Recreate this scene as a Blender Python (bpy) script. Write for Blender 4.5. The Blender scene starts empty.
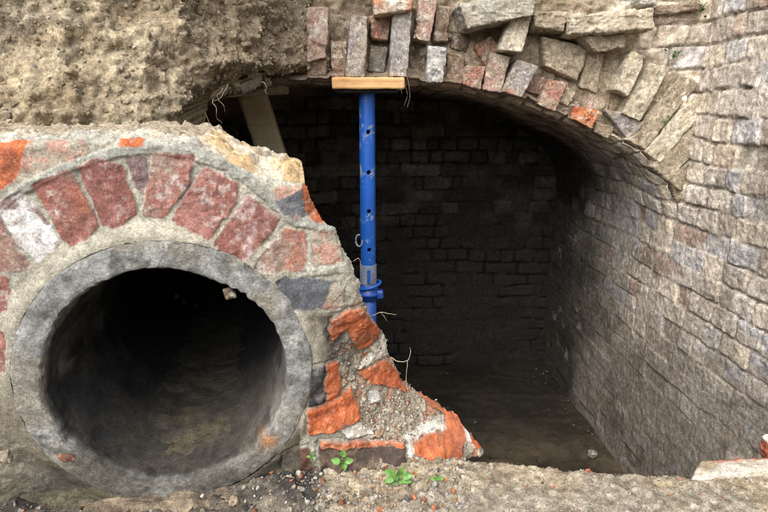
import bpy, math, random
import numpy as np
from mathutils import Vector

random.seed(5)
RNG = np.random.default_rng(11)
SC = bpy.context.scene
COL = SC.collection

# ------------------------------------------------------------------ camera model
FOC, PITCH, YAW = 555.0, math.radians(15), math.radians(2.5)
CF = np.array([math.sin(YAW)*math.cos(PITCH), math.cos(YAW)*math.cos(PITCH), -math.sin(PITCH)])
CR = np.array([math.cos(YAW), -math.sin(YAW), 0.0])
CU = np.cross(CR, CF)
CC = np.array([0.0, 0.0, 1.62])

def ray(px, py):
    return CF + CR*((px-384)/FOC) + CU*((256-py)/FOC)
def on_y(px, py, Y):
    d = ray(px, py); return CC + d*(Y/d[1])
def on_z(px, py, Z):
    d = ray(px, py); return CC + d*((Z-CC[2])/d[2])
def proj(P):
    Q = P-CC
    dep = np.maximum(Q@CF, 1e-3)
    return 384+FOC*(Q@CR)/dep, 256-FOC*(Q@CU)/dep

# ------------------------------------------------------------------ noise
def hsh(ix, iy, iz, seed):
    h = (ix*374761393 + iy*668265263 + iz*1440662683 + seed*1274126177) & 0xffffffff
    h = ((h ^ (h >> 13))*1274126177) & 0xffffffff
    h = ((h ^ (h >> 15))*668265263) & 0xffffffff
    h = h ^ (h >> 16)
    return (h & 0xffff)/65535.0
def vn(P, fr, seed=0):
    p = P*fr
    i = np.floor(p).astype(np.int64); f = p-i
    f = f*f*f*(f*(f*6-15)+10)
    x, y, z = i[..., 0], i[..., 1], i[..., 2]
    r = 0
    for a in (0, 1):
        wa = f[..., 0] if a else 1-f[..., 0]
        for b in (0, 1):
            wb = f[..., 1] if b else 1-f[..., 1]
            for c in (0, 1):
                wc = f[..., 2] if c else 1-f[..., 2]
                r = r + wa*wb*wc*hsh(x+a, y+b, z+c, seed)
    return r*2-1
def fbm(P, fr, octv=4, seed=0, gain=.5):
    r, a, t = 0, 1.0, 0
    for o in range(octv):
        r = r + a*vn(P+o*3.17, fr*(2.03**o), seed+o*17); t += a; a *= gain
    return r/t
def ridge(P, fr, octv=4, seed=0):
    r, a, t = 0, 1.0, 0
    for o in range(octv):
        r = r + a*(1-2*np.abs(vn(P+o*2.3, fr*(2.1**o), seed+o*13))); t += a; a *= .5
    return r/t
def worley(P, fr, seed=0):
    p = P*fr
    i = np.floor(p).astype(np.int64)
    f1 = np.full(p.shape[:-1], 9.0); f2 = f1.copy(); idr = np.zeros(p.shape[:-1])
    for a in (-1, 0, 1):
        for b in (-1, 0, 1):
            for c in (-1, 0, 1):
                x, y, z = i[..., 0]+a, i[..., 1]+b, i[..., 2]+c
                dx = x+hsh(x, y, z, seed)-p[..., 0]
                dy = y+hsh(x, y, z, seed+1)-p[..., 1]
                dz = z+hsh(x, y, z, seed+2)-p[..., 2]
                d = np.sqrt(dx*dx+dy*dy+dz*dz)
                n = d < f1
                f2 = np.where(n, f1, np.minimum(f2, d))
                idr = np.where(n, hsh(x, y, z, seed+3), idr)
                f1 = np.where(n, d, f1)
    return f1, f2, idr
def sst(a, b, x):
    t = np.clip((x-a)/(b-a), 0, 1); return t*t*(3-2*t)
def lerp(a, b, t):
    t = np.asarray(t)
    if np.ndim(a) and np.shape(a)[-1] == 3 and t.ndim: t = t[..., None]
    elif np.ndim(b) and np.shape(b)[-1:] == (3,) and t.ndim: t = t[..., None]
    return a*(1-t)+b*t
def C3(r, g, b): return np.array([r, g, b], float)
def sdf(px, py, poly):
    """signed distance to a polygon, positive inside"""
    poly = np.asarray(poly, float)
    d = np.full(px.shape, 1e9); ins = np.zeros(px.shape, bool)
    n = len(poly)
    for k in range(n):
        ax, ay = poly[k]; bx, by = poly[(k+1) % n]
        ex, ey = bx-ax, by-ay
        wx, wy = px-ax, py-ay
        t = np.clip((wx*ex+wy*ey)/(ex*ex+ey*ey+1e-9), 0, 1)
        d = np.minimum(d, (wx-ex*t)**2+(wy-ey*t)**2)
        c = ((ay > py) != (by > py)) & (px < (bx-ax)*(py-ay)/((by-ay) if by != ay else 1e-9)+ax)
        ins ^= c
    d = np.sqrt(d)
    return np.where(ins, d, -d)
def line_d(px, py, pts):
    d = np.full(px.shape, 1e9)
    for (ax, ay), (bx, by) in zip(pts[:-1], pts[1:]):
        ex, ey = bx-ax, by-ay
        t = np.clip(((px-ax)*ex+(py-ay)*ey)/(ex*ex+ey*ey), 0, 1)
        d = np.minimum(d, (px-ax-ex*t)**2+(py-ay-ey*t)**2)
    return np.sqrt(d)

# ------------------------------------------------------------------ object helpers
def tag(o, label=None, cat=None, group=None, kind=None):
    if label: o['label'] = label
    if cat: o['category'] = cat
    if group: o['group'] = group
    if kind: o['kind'] = kind
    return o
def thing(name, loc, label, cat, group=None):
    o = bpy.data.objects.new(name, None); COL.objects.link(o)
    o.location = Vector([float(c) for c in loc]); o.empty_display_size = .05
    return tag(o, label, cat, group)
def wloc(o):
    v = np.zeros(3)
    while o is not None:
        v += np.array(o.location); o = o.parent
    return v
def mesh_np(name, V, F, mat, parent=None, col=None, smooth=True, origin=None):
    """V (n,3) world coordinates, F (m,k) indices; one mesh object"""
    V = np.asarray(V, float).reshape(-1, 3); F = np.asarray(F, np.int64)
    loc = wloc(parent) if parent is not None else (np.asarray(origin, float) if origin is not None else np.zeros(3))
    me = bpy.data.meshes.new(name)
    me.vertices.add(len(V)); me.vertices.foreach_set('co', (V-loc).astype(np.float32).ravel())
    k = F.shape[1]
    me.loops.add(F.size); me.loops.foreach_set('vertex_index', F.ravel().astype(np.int32))
    me.polygons.add(len(F)); me.polygons.foreach_set('loop_start', np.arange(0, F.size, k, dtype=np.int32))
    me.update(calc_edges=True); me.validate()
    me.polygons.foreach_set('use_smooth', np.full(len(me.polygons), smooth, dtype=bool))
    if col is not None:
        a = me.attributes.new('col', 'FLOAT_COLOR', 'POINT')
        c = np.ones((len(V), 4), np.float32); c[:, :3] = np.clip(np.asarray(col).reshape(-1, 3), .004, .9)
        a.data.foreach_set('color', c.ravel())
    me.materials.append(mat)
    o = bpy.data.objects.new(name, me); COL.objects.link(o)
    if parent is not None: o.parent = parent
    elif origin is not None: o.location = Vector([float(c) for c in loc])
    return o
def grid_faces(n, m, mask=None, flip=False):
    I = np.arange(n*m).reshape(n, m)
    q = np.stack([I[:-1, :-1], I[1:, :-1], I[1:, 1:], I[:-1, 1:]], -1).reshape(-1, 4)
    if flip: q = q[:, ::-1]
    if mask is not None: q = q[mask.reshape(-1)]
    return q
def compact(V, F, col=None):
    used = np.unique(F); mp = np.full(len(V), -1, np.int64); mp[used] = np.arange(len(used))
    return V[used], mp[F], (None if col is None else col[used])
def skirt(V, F, col, steps):
    """extrude the open boundary by the list of offset vectors, adding side faces"""
    E = np.concatenate([F[:, [0, 1]], F[:, [1, 2]], F[:, [2, 3]], F[:, [3, 0]]])
    key = np.sort(E, 1)
    _, idx, cnt = np.unique(key, axis=0, return_index=True, return_counts=True)
    B = E[idx[cnt == 1]]
    bv = np.unique(B); mp = np.full(len(V), -1, np.int64); mp[bv] = np.arange(len(bv))
    prev = bv.copy(); Vs, Fs, Cs = [V], [F], [col]
    nb = len(V)
    for s in steps:
        nv = V[bv]+np.asarray(s)
        cur = nb+np.arange(len(bv))
        Fs.append(np.stack([prev[mp[B[:, 1]]], prev[mp[B[:, 0]]], cur[mp[B[:, 0]]], cur[mp[B[:, 1]]]], 1))
        Vs.append(nv); Cs.append(col[bv]); prev = cur; nb += len(bv)
    return np.concatenate(Vs), np.concatenate(Fs), np.concatenate(Cs)
def cellmask(m):
    return m[:-1, :-1] & m[1:, :-1] & m[1:, 1:] & m[:-1, 1:]

# ------------------------------------------------------------------ materials
def nodes_mat(name):
    m = bpy.data.materials.new(name); m.use_nodes = True
    nt = m.node_tree; b = nt.nodes['Principled BSDF']
    return m, nt, b
def N(nt, t, **kw):
    n = nt.nodes.new(t)
    for k, v in kw.items():
        if k in n.inputs: n.inputs[k].default_value = v
        else: setattr(n, k, v)
    return n
def surf_mat(name, rough=.92, bumps=((180, .5, .004),), speck=(260, .35), spec=.25, base=None, mottle=(40, .25)):
    m, nt, b = nodes_mat(name); L = nt.links
    tc = N(nt, 'ShaderNodeTexCoord')
    if base is None:
        c = N(nt, 'ShaderNodeAttribute', attribute_name='col').outputs['Color']
    else:
        c = N(nt, 'ShaderNodeRGB'); c.outputs[0].default_value = (*base, 1); c = c.outputs[0]
    for sc, amt in (speck, mottle):
        n = N(nt, 'ShaderNodeTexNoise', Scale=sc, Detail=5.0, Roughness=.65)
        L.new(tc.outputs['Object'], n.inputs['Vector'])
        mr = N(nt, 'ShaderNodeMapRange'); mr.inputs['From Min'].default_value = .34; mr.inputs['From Max'].default_value = .66
        mr.inputs['To Min'].default_value = 1-amt; mr.inputs['To Max'].default_value = 1+amt
        L.new(n.outputs['Fac'], mr.inputs['Value'])
        mx = N(nt, 'ShaderNodeVectorMath', operation='SCALE')
        L.new(c, mx.inputs[0]); L.new(mr.outputs[0], mx.inputs['Scale']); c = mx.outputs[0]
    L.new(c, b.inputs['Base Color'])
    b.inputs['Specular IOR Level'].default_value = spec
    rn = N(nt, 'ShaderNodeTexNoise', Scale=60.0, Detail=3.0); L.new(tc.outputs['Object'], rn.inputs['Vector'])
    rr = N(nt, 'ShaderNodeMapRange'); rr.inputs['To Min'].default_value = max(.05, rough-.15); rr.inputs['To Max'].default_value = min(1, rough+.15)
    L.new(rn.outputs['Fac'], rr.inputs['Value']); L.new(rr.outputs[0], b.inputs['Roughness'])
    prev = None
    for sc, st, di in bumps:
        n = N(nt, 'ShaderNodeTexNoise', Scale=sc, Detail=8.0, Roughness=.7)
        L.new(tc.outputs['Object'], n.inputs['Vector'])
        bp = N(nt, 'ShaderNodeBump', Strength=st, Distance=di); L.new(n.outputs['Fac'], bp.inputs['Height'])
        if prev: L.new(prev.outputs[0], bp.inputs['Normal'])
        prev = bp
    if prev: L.new(prev.outputs[0], b.inputs['Normal'])
    return m
M_BRICKWORK = surf_mat('weathered_brickwork', .92, ((75, .5, .010), (330, .6, .004)), (180, .42), .15, mottle=(50, .28))
M_FACING = surf_mat('facing_brick_and_mortar', .9, ((140, .6, .005), (520, .6, .002)), (300, .34), .2, mottle=(80, .24))
M_EARTH = surf_mat('clay_earth', .96, ((60, .45, .012), (240, .5, .005)), (170, .38), .1, mottle=(45, .34))
M_GROUND = surf_mat('gritty_soil', .9, ((110, .5, .008), (450, .6, .003)), (330, .42), .15, mottle=(60, .34))
M_STONE = surf_mat('loose_stone', .88, ((160, .7, .006), (600, .7, .003)), (260, .34), .25, mottle=(60, .2))
M_CONC = surf_mat('old_concrete', .82, ((120, .6, .006), (450, .8, .0035)), (260, .36), .3, mottle=(70, .22))
M_SILT = surf_mat('wet_silt', .5, ((60, .5, .01), (300, .4, .004)), (200, .4), .45, mottle=(25, .35))
M_ROOT = surf_mat('dry_root', .9, ((500, .4, .001),), (300, .25), .2, base=(.30, .23, .15))
M_PALEROOT = surf_mat('pale_dry_twig', .9, ((500, .4, .001),), (300, .25), .2, base=(.36, .30, .22))
M_LEAF = surf_mat('seedling_leaf', .5, ((250, .3, .001),), (200, .2), .4, base=(.13, .27, .06), mottle=(90, .3))
M_MOSS = surf_mat('moss', .9, ((250, .6, .003),), (300, .4), .2, base=(.07, .16, .035))

def wood_mat(name, c1, c2, scale=1.0, rough=.75):
    m, nt, b = nodes_mat(name); L = nt.links
    tc = N(nt, 'ShaderNodeTexCoord'); mp = N(nt, 'ShaderNodeMapping')
    mp.inputs['Scale'].default_value = (3*scale, 22*scale, 90*scale)
    L.new(tc.outputs['Object'], mp.inputs['Vector'])
    n = N(nt, 'ShaderNodeTexNoise', Scale=1.0, Detail=6.0, Roughness=.6, Distortion=.4)
    L.new(mp.outputs[0], n.inputs['Vector'])
    cr = N(nt, 'ShaderNodeValToRGB')
    cr.color_ramp.elements[0].position = .32; cr.color_ramp.elements[0].color = (*c1, 1)
    cr.color_ramp.elements[1].position = .68; cr.color_ramp.elements[1].color = (*c2, 1)
    L.new(n.outputs['Fac'], cr.inputs['Fac'])
    n2 = N(nt, 'ShaderNodeTexNoise', Scale=35.0, Detail=4.0); L.new(tc.outputs['Object'], n2.inputs['Vector'])
    mr = N(nt, 'ShaderNodeMapRange'); mr.inputs['To Min'].default_value = .7; mr.inputs['To Max'].default_value = 1.25
    L.new(n2.outputs['Fac'], mr.inputs['Value'])
    sc = N(nt, 'ShaderNodeVectorMath', operation='SCALE'); L.new(cr.outputs[0], sc.inputs[0]); L.new(mr.outputs[0], sc.inputs['Scale'])
    L.new(sc.outputs[0], b.inputs['Base Color']); b.inputs['Roughness'].default_value = rough
    bp = N(nt, 'ShaderNodeBump', Strength=.4, Distance=.002); L.new(n.outputs['Fac'], bp.inputs['Height']); L.new(bp.outputs[0], b.inputs['Normal'])
    return m
M_NEWWOOD = wood_mat('fresh_softwood', (.40, .20, .07), (.70, .43, .19))
M_OLDWOOD = wood_mat('old_timber', (.50, .40, .25), (.68, .57, .38))

def paint_mat(name, base, wear_col, wear=.62, rough=.42):
    m, nt, b = nodes_mat(name); L = nt.links
    tc = N(nt, 'ShaderNodeTexCoord')
    n = N(nt, 'ShaderNodeTexNoise', Scale=26.0, Detail=10.0, Roughness=.78); L.new(tc.outputs['Object'], n.inputs['Vector'])
    cr = N(nt, 'ShaderNodeValToRGB'); cr.color_ramp.elements[0].position = wear; cr.color_ramp.elements[1].position = wear+.05
    L.new(n.outputs['Fac'], cr.inputs['Fac'])
    n2 = N(nt, 'ShaderNodeTexNoise', Scale=9.0, Detail=4.0); L.new(tc.outputs['Object'], n2.inputs['Vector'])
    mr = N(nt, 'ShaderNodeMapRange'); mr.inputs['To Min'].default_value = .7; mr.inputs['To Max'].default_value = 1.2
    L.new(n2.outputs['Fac'], mr.inputs['Value'])
    mx = N(nt, 'ShaderNodeMix', data_type='RGBA'); mx.inputs['A'].default_value = (*base, 1); mx.inputs['B'].default_value = (*wear_col, 1)
    L.new(cr.outputs[0], mx.inputs['Factor'])
    sc = N(nt, 'ShaderNodeVectorMath', operation='SCALE'); L.new(mx.outputs['Result'], sc.inputs[0]); L.new(mr.outputs[0], sc.inputs['Scale'])
    L.new(sc.outputs[0], b.inputs['Base Color'])
    b.inputs['Roughness'].default_value = rough
    bp = N(nt, 'ShaderNodeBump', Strength=.25, Distance=.001); L.new(n.outputs['Fac'], bp.inputs['Height']); L.new(bp.outputs[0], b.inputs['Normal'])
    return m
M_BLUE = paint_mat('blue_prop_paint', (.010, .088, .39), (.26, .30, .31), .56)
M_BLUE2 = paint_mat('dull_blue_paint', (.012, .07, .33), (.22, .24, .25), .56, .5)
M_STEEL = paint_mat('galvanised_steel', (.20, .23, .29), (.10, .09, .08), .55, .45)
M_DARK = surf_mat('dark_steel', .6, ((300, .3, .001),), (300, .2), .4, base=(.03, .03, .032))

# ------------------------------------------------------------------ palettes
MORTAR = C3(.355, .338, .275); FILLET = C3(.345, .318, .25); PALE = C3(.50, .44, .34)
ORANGE = C3(.50, .135, .05); RED = C3(.255, .112, .090); SLATE = C3(.085, .088, .095)
EARTH = C3(.28, .225, .15); CONC = C3(.275, .275, .255)

# ------------------------------------------------------------------ brick pattern for plain walls
def brickfield(u, v, seed, ch=.076, joint=.010, L=(.205, .108)):
    """height (m), per-brick randoms and brick mask of an old, eroded brick surface"""
    P = np.stack([u, v, np.zeros_like(u)], -1)
    v2 = v+fbm(P, 2.2, 3, seed+1)*.022+fbm(P, 13, 2, seed+5)*.0045
    u2 = u+fbm(P, 9, 2, seed+2)*.006
    row = np.floor(v2/ch).astype(np.int64); fv = v2/ch-row
    z0 = np.zeros_like(row)
    Lr = np.where(hsh(row, z0, z0, seed+9) < .45, L[0], L[1])
    t = u2/Lr+hsh(row, z0, z0, seed+3)*7
    i = np.floor(t).astype(np.int64)
    jit = lambda k: (hsh(k, row, z0, seed+4)-.5)*.62
    lo, hi = i+jit(i), i+1+jit(i+1)
    b = t < lo; i = np.where(b, i-1, i); a = (t >= hi) & ~b; i = np.where(a, i+1, i)
    lo, hi = i+jit(i), i+1+jit(i+1)
    du = np.minimum(t-lo, hi-t)*Lr; dv = np.minimum(fv, 1-fv)*ch
    r = .016
    d = np.where((du < r) & (dv < r), r-np.sqrt((r-du)**2+(r-dv)**2), np.minimum(du, dv))
    jw = joint*(.50+.5*fbm(P, 9, 3, seed+6))
    m = sst(jw*.5, jw*.85, d)
    fill = sst(-.28, .12, fbm(P, 4.5, 3, seed+11)+.35*fbm(P, 18, 2, seed+12)+.25*sst(1.0, 1.5, v))
    m = lerp(.80, m, fill); d = d*(.4+.6*fill)
    global TILT
    TILT = m*(((t-lo)/(hi-lo)-.5)*(hsh(i, row, z0, seed+13)-.5)*.016+(fv-.5)*(hsh(i, row, z0, seed+14)-.5)*.012)
    r1 = hsh(i, row, z0, seed+7); r2 = hsh(i, row, z0, seed+8); r3 = hsh(i, row, z0, seed+10)
    return m, r1, r2, r3, d

# ------------------------------------------------------------------ the vault profile
RA, XA, AX = 2.1, .95, 1.20          # crown radius, where the haunch starts, half span
PH1 = math.asin(XA/RA); RH = (AX-XA)/(1-math.sin(PH1)); CROWN = 1.715
ZH = CROWN-RA*(1-math.cos(PH1)); ZS = ZH-RH*math.cos(PH1)
S_H = RH*(math.pi/2-PH1); S_C = RA*PH1
def vault_pt(s):
    """s = arc length from right springing; returns x, z and the inward normal"""
    tot = 2*(S_H+S_C)
    left = s > tot/2
    q = np.where(left, tot-s, s)
    ph = np.where(q < S_H, math.pi/2-q/RH, PH1-(q-S_H)/RA)
    xh = XA+RH*(np.sin(ph)-math.sin(PH1)); zh = ZS+RH*np.cos(ph)
    xc = RA*np.sin(ph); zc = CROWN-RA*(1-np.cos(ph))
    x = np.where(q < S_H, xh, xc); z = np.where(q < S_H, zh, zc)
    nx, nz = -np.sin(ph), -np.cos(ph)
    sg = np.where(left, -1, 1)
    return x*sg, z, nx*sg, nz
def vault_z(x):
    x = np.abs(x)
    zc = CROWN-RA+np.sqrt(np.maximum(RA*RA-x*x, 0))
    sn = np.clip(math.sin(PH1)+(x-XA)/RH, -1, 1)
    return np.where(x < XA, zc, ZS+RH*np.sqrt(np.maximum(1-sn*sn, 0)))

YA = 1.97        # arch face
YB = 3.32        # back wall

def wall_colour(P, m, r1, r2, r3, soot_shade):
    """old stock bricks under lime and dirt"""
    base = lerp(C3(.385, .33, .265), C3(.43, .375, .32), r1)
    base = lerp(base, C3(.42, .405, .405), (r2 > .68)*.8)
    base = lerp(base, C3(.30, .17, .125), (r2 < .10)*.55)
    base = lerp(base, C3(.45, .38, .29), (r3 > .75)*.6)
    base = base*(.72+.5*r3)[..., None]
    n1 = fbm(P, 9, 4, 31); n2 = fbm(P, 26, 4, 37)
    base = lerp(base, C3(.52, .47, .40), sst(.12, .5, n2)*.6)
    base = lerp(base, C3(.17, .135, .095), sst(.05, .5, -n1)*.55)
    mort = lerp(C3(.22, .185, .145), C3(.36, .315, .26), sst(-.4, .4, n2))
    c = lerp(mort, base, m)
    smear = sst(.05, .4, fbm(P, 6, 5, 41, .6))*.45
    c = lerp(c, C3(.37, .32, .25), smear)
    c = c*(1+.35*fbm(P, 75, 2, 43))[..., None]
    c = c*(1+.22*fbm(P, 22, 3, 44))[..., None]
    c = c*1.36
    return lerp(c, C3(.020, .018, .016), soot_shade)  # soot, with the tunnel's shade painted into the same mask

def relief(P, m, r1, r2, r3, d, k=1.0):
    h = m*(.009+.010*(r1-.35))+np.minimum(d, .02)*.05*m+TILT
    h = h-(r3 < .07)*m*.016
    h = h+fbm(P, 12, 3, 51)*.005+ridge(P, 34, 4, 53)*.0028+fbm(P, 80, 3, 55)*.0036
    h = h+fbm(P, 1.6, 2, 57)*.03
    return h*k*.85

# ============================================================ SETTING: right side wall
Yg = np.concatenate([np.arange(.15, 1.15, .014), np.arange(1.15, 2.3, .0039), np.arange(2.3, YB+.06, .010)])
Zg = np.concatenate([np.arange(-.08, .5, .0075), np.arange(.5, 2.05, .0045), np.arange(2.05, 2.66, .012)])
YY, ZZ = np.meshgrid(Yg, Zg, indexing='ij')
P0 = np.stack([np.full_like(YY, AX), YY, ZZ], -1)
m, r1, r2, r3, d = brickfield(YY, ZZ, 100, joint=.012)
dm = np.maximum(sst(.55, 1.2, ZZ+fbm(P0, 3, 3, 61)*.45), .0)           # smoother, plastered-over lower courses
m2 = lerp(1-(1-m)*.45, m, dm)
h = relief(P0, m2, r1, r2, r3, d*(.3+.7*dm), .42+.58*dm)+.012*(1-dm)
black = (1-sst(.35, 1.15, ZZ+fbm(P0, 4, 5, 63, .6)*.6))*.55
soot_shade = np.clip(np.maximum(black, sst(2.05, 2.95, YY+fbm(P0, 3, 3, 65)*.4)*.97), 0, 1)  # black patina low down, plus painted shade deepening into the tunnel
wc = wall_colour(P0, m2, r1, r2*(.35+.65*dm)+.2*(1-dm), r3*(.4+.6*dm)+.25*(1-dm), soot_shade*.92)
lichen = sst(.32, .55, fbm(P0, 13, 4, 67))*(ZZ < 1.0)*.5
wc = lerp(wc, C3(.42, .42, .40), lichen)
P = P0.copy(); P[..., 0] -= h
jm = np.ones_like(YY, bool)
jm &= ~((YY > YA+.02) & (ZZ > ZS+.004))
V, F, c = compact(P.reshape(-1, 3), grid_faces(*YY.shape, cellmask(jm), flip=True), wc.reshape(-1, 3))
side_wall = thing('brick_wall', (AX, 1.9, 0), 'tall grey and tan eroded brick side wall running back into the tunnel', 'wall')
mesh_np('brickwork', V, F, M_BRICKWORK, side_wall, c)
# body behind the face
def box_vf(x0, x1, y0, y1, z0, z1):
    V = np.array([[x, y, z] for x in (x0, x1) for y in (y0, y1) for z in (z0, z1)], float)
    F = np.array([[0, 1, 3, 2], [4, 6, 7, 5], [0, 4, 5, 1], [2, 3, 7, 6], [0, 2, 6, 4], [1, 5, 7, 3]])
    return V, F
V, F = box_vf(AX+.06, AX+.36, .15, YB+.05, -.08, 2.655)
mesh_np('wall_core', V, F, M_EARTH, side_wall, np.tile(EARTH, (8, 1)), smooth=False)

# ============================================================ left side wall, hidden deep in the tunnel
Yl = np.arange(1.5, YB+.05, .022); Zl = np.arange(-.05, ZS+.02, .016)
YY, ZZ = np.meshgrid(Yl, Zl, indexing='ij'); P0 = np.stack([np.full_like(YY, -AX), YY, ZZ], -1)
m, r1, r2, r3, d = brickfield(YY, ZZ, 140)
P = P0.copy(); P[..., 0] += relief(P0, m, r1, r2, r3, d)
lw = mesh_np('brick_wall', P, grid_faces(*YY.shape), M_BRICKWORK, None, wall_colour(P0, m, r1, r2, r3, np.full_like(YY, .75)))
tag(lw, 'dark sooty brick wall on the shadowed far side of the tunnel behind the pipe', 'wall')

# ============================================================ back wall
Xb = np.arange(-1.26, 1.27, .0105); Zb = np.arange(-.06, 1.78, .0095)
XX, ZZ = np.meshgrid(Xb, Zb, indexing='ij'); P0 = np.stack([XX, np.full_like(XX, YB), ZZ], -1)
m, r1, r2, r3, d = brickfield(XX, ZZ, 180, joint=.013)
sm = np.clip(1.045-.14*sst(.6, 1.3, ZZ+.25*fbm(P0, 3, 4, 71))+.07*fbm(P0, 9, 3, 72)-.07*(r3-.5), 0, .985)  # soot plus painted shade for the tunnel end, heavier low down
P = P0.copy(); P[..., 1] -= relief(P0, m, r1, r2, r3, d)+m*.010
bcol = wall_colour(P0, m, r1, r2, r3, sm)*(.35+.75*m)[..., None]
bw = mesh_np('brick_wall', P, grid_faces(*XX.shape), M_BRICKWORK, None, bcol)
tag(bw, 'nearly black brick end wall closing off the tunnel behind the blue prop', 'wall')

# ============================================================ vault: barrel, spandrel and broken voussoirs
vault = thing('brick_vault', (0, YA, ZS), 'broken brick barrel vault with a ragged mouth spanning the dark tunnel', 'vault')
Yv = np.concatenate([np.arange(YA+.012, 2.4, .009), np.arange(2.4, YB+.05, .014)])
Sv = np.arange(-.0062, 2*(S_H+S_C), .0075)
YY, SS = np.meshgrid(Yv, Sv, indexing='ij')
x, z, nx, nz = vault_pt(SS)
P0 = np.stack([x, YY, z], -1)
m, r1, r2, r3, d = brickfield(YY, SS+ZS, 100, joint=.011)
h = relief(P0, m, r1, r2, r3, d)
soot_shade = np.clip(sst(2.2, 3.0, YY+fbm(P0, 3, 3, 65)*.4)*.95, 0, .96)  # painted shade, growing with distance from the vault mouth
soot_shade = np.maximum(soot_shade, sst(.2, .6, fbm(P0, 4, 3, 75))*.25)
vc = wall_colour(P0, m, r1, r2, r3, soot_shade)
vc = lerp(vc, C3(.40, .29, .19), sst(.3, .9, SS)*.55*(1-soot_shade)); vc = vc*(1+.4*(1-soot_shade))[..., None]  # soffit colour raised near the mouth, in place of bounced light
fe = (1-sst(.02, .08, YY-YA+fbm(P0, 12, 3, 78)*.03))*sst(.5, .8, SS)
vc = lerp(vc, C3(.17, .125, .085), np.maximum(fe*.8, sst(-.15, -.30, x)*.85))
h = h-.012*sst(0, .25, SS)*sst(0, .25, 2*(S_H+S_C)-SS)-.016*(1-sst(0, .05, YY-YA-.012))
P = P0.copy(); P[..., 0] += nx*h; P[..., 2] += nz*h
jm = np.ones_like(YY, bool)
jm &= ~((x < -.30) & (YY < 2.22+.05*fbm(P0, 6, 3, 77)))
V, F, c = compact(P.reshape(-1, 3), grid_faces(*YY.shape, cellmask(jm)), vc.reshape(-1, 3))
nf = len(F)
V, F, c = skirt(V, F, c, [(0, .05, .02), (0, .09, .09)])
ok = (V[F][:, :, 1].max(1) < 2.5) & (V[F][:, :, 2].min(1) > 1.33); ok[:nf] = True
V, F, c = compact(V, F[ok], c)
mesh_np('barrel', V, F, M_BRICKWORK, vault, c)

# spandrel: the mortar and dirt that the broken arch rings are bedded in
Xs = np.arange(-.32, AX+.01, .0052); Zs = np.arange(1.08, 2.66, .0052)
XX, ZZ = np.meshgrid(Xs, Zs, indexing='ij')
P0 = np.stack([XX, np.full_like(XX, YA), ZZ], -1)
zi = vault_z(XX)
right = sst(.45, 1.05, XX)
back = .065*(1-right)+.016*right
up = sst(.20, .40, ZZ-zi)*(1-right)
w = back-up*.045+fbm(P0, 7, 4, 81)*(.045-.025*right)+ridge(P0, 22, 4, 83)*.014+fbm(P0, 70, 3, 85)*.006
f1, f2, idr = worley(P0, 26, 87)
w = w-(1-sst(0, .5, f1))*.014*(idr > .4)
# spandrel courses at the upper right
ms, a1, a2, a3, ds = brickfield(XX, ZZ, 190, joint=.012)
rs = sst(.80, .95, XX)*sst(.30, .36, ZZ-zi+.10*fbm(P0, 8, 2, 88))
w = lerp(w, .015-.018*ms+fbm(P0, 18, 4, 89)*.022+ridge(P0, 40, 2, 90)*.006, rs)
px, py = proj(P0)
sc1 = lerp(C3(.20, .155, .105), C3(.30, .25, .18), sst(-.3, .4, fbm(P0, 11, 4, 91)))
sc1 = lerp(sc1, C3(.10, .075, .055), sst(.1, .5, fbm(P0, 6, 3, 93))*.6)
sc1 = lerp(sc1, C3(.36, .32, .24), right*sst(-.2, .4, fbm(P0, 20, 3, 95))*.4)
sc1 = lerp(sc1, wall_colour(P0, ms, a1, a2, a3, np.zeros_like(XX)), rs*.8)
sc1 = lerp(sc1, C3(.16, .19, .10), sst(.2, .5, fbm(P0, 10, 4, 96))*right*sst(1.65, 1.8, ZZ)*.5)
sc1 = sc1*1.35
jm = (ZZ > zi+.028) & ((XX < AX-.012) | (ZZ > 1.30))
P = P0.copy(); P[..., 1] += w
V, F, c = compact(P.reshape(-1, 3), grid_faces(*XX.shape, cellmask(jm)), sc1.reshape(-1, 3))
V, F, c = skirt(V, F, c, [(0, .07, 0)])
mesh_np('spandrel', V, F, M_EARTH, vault, c)

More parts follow.
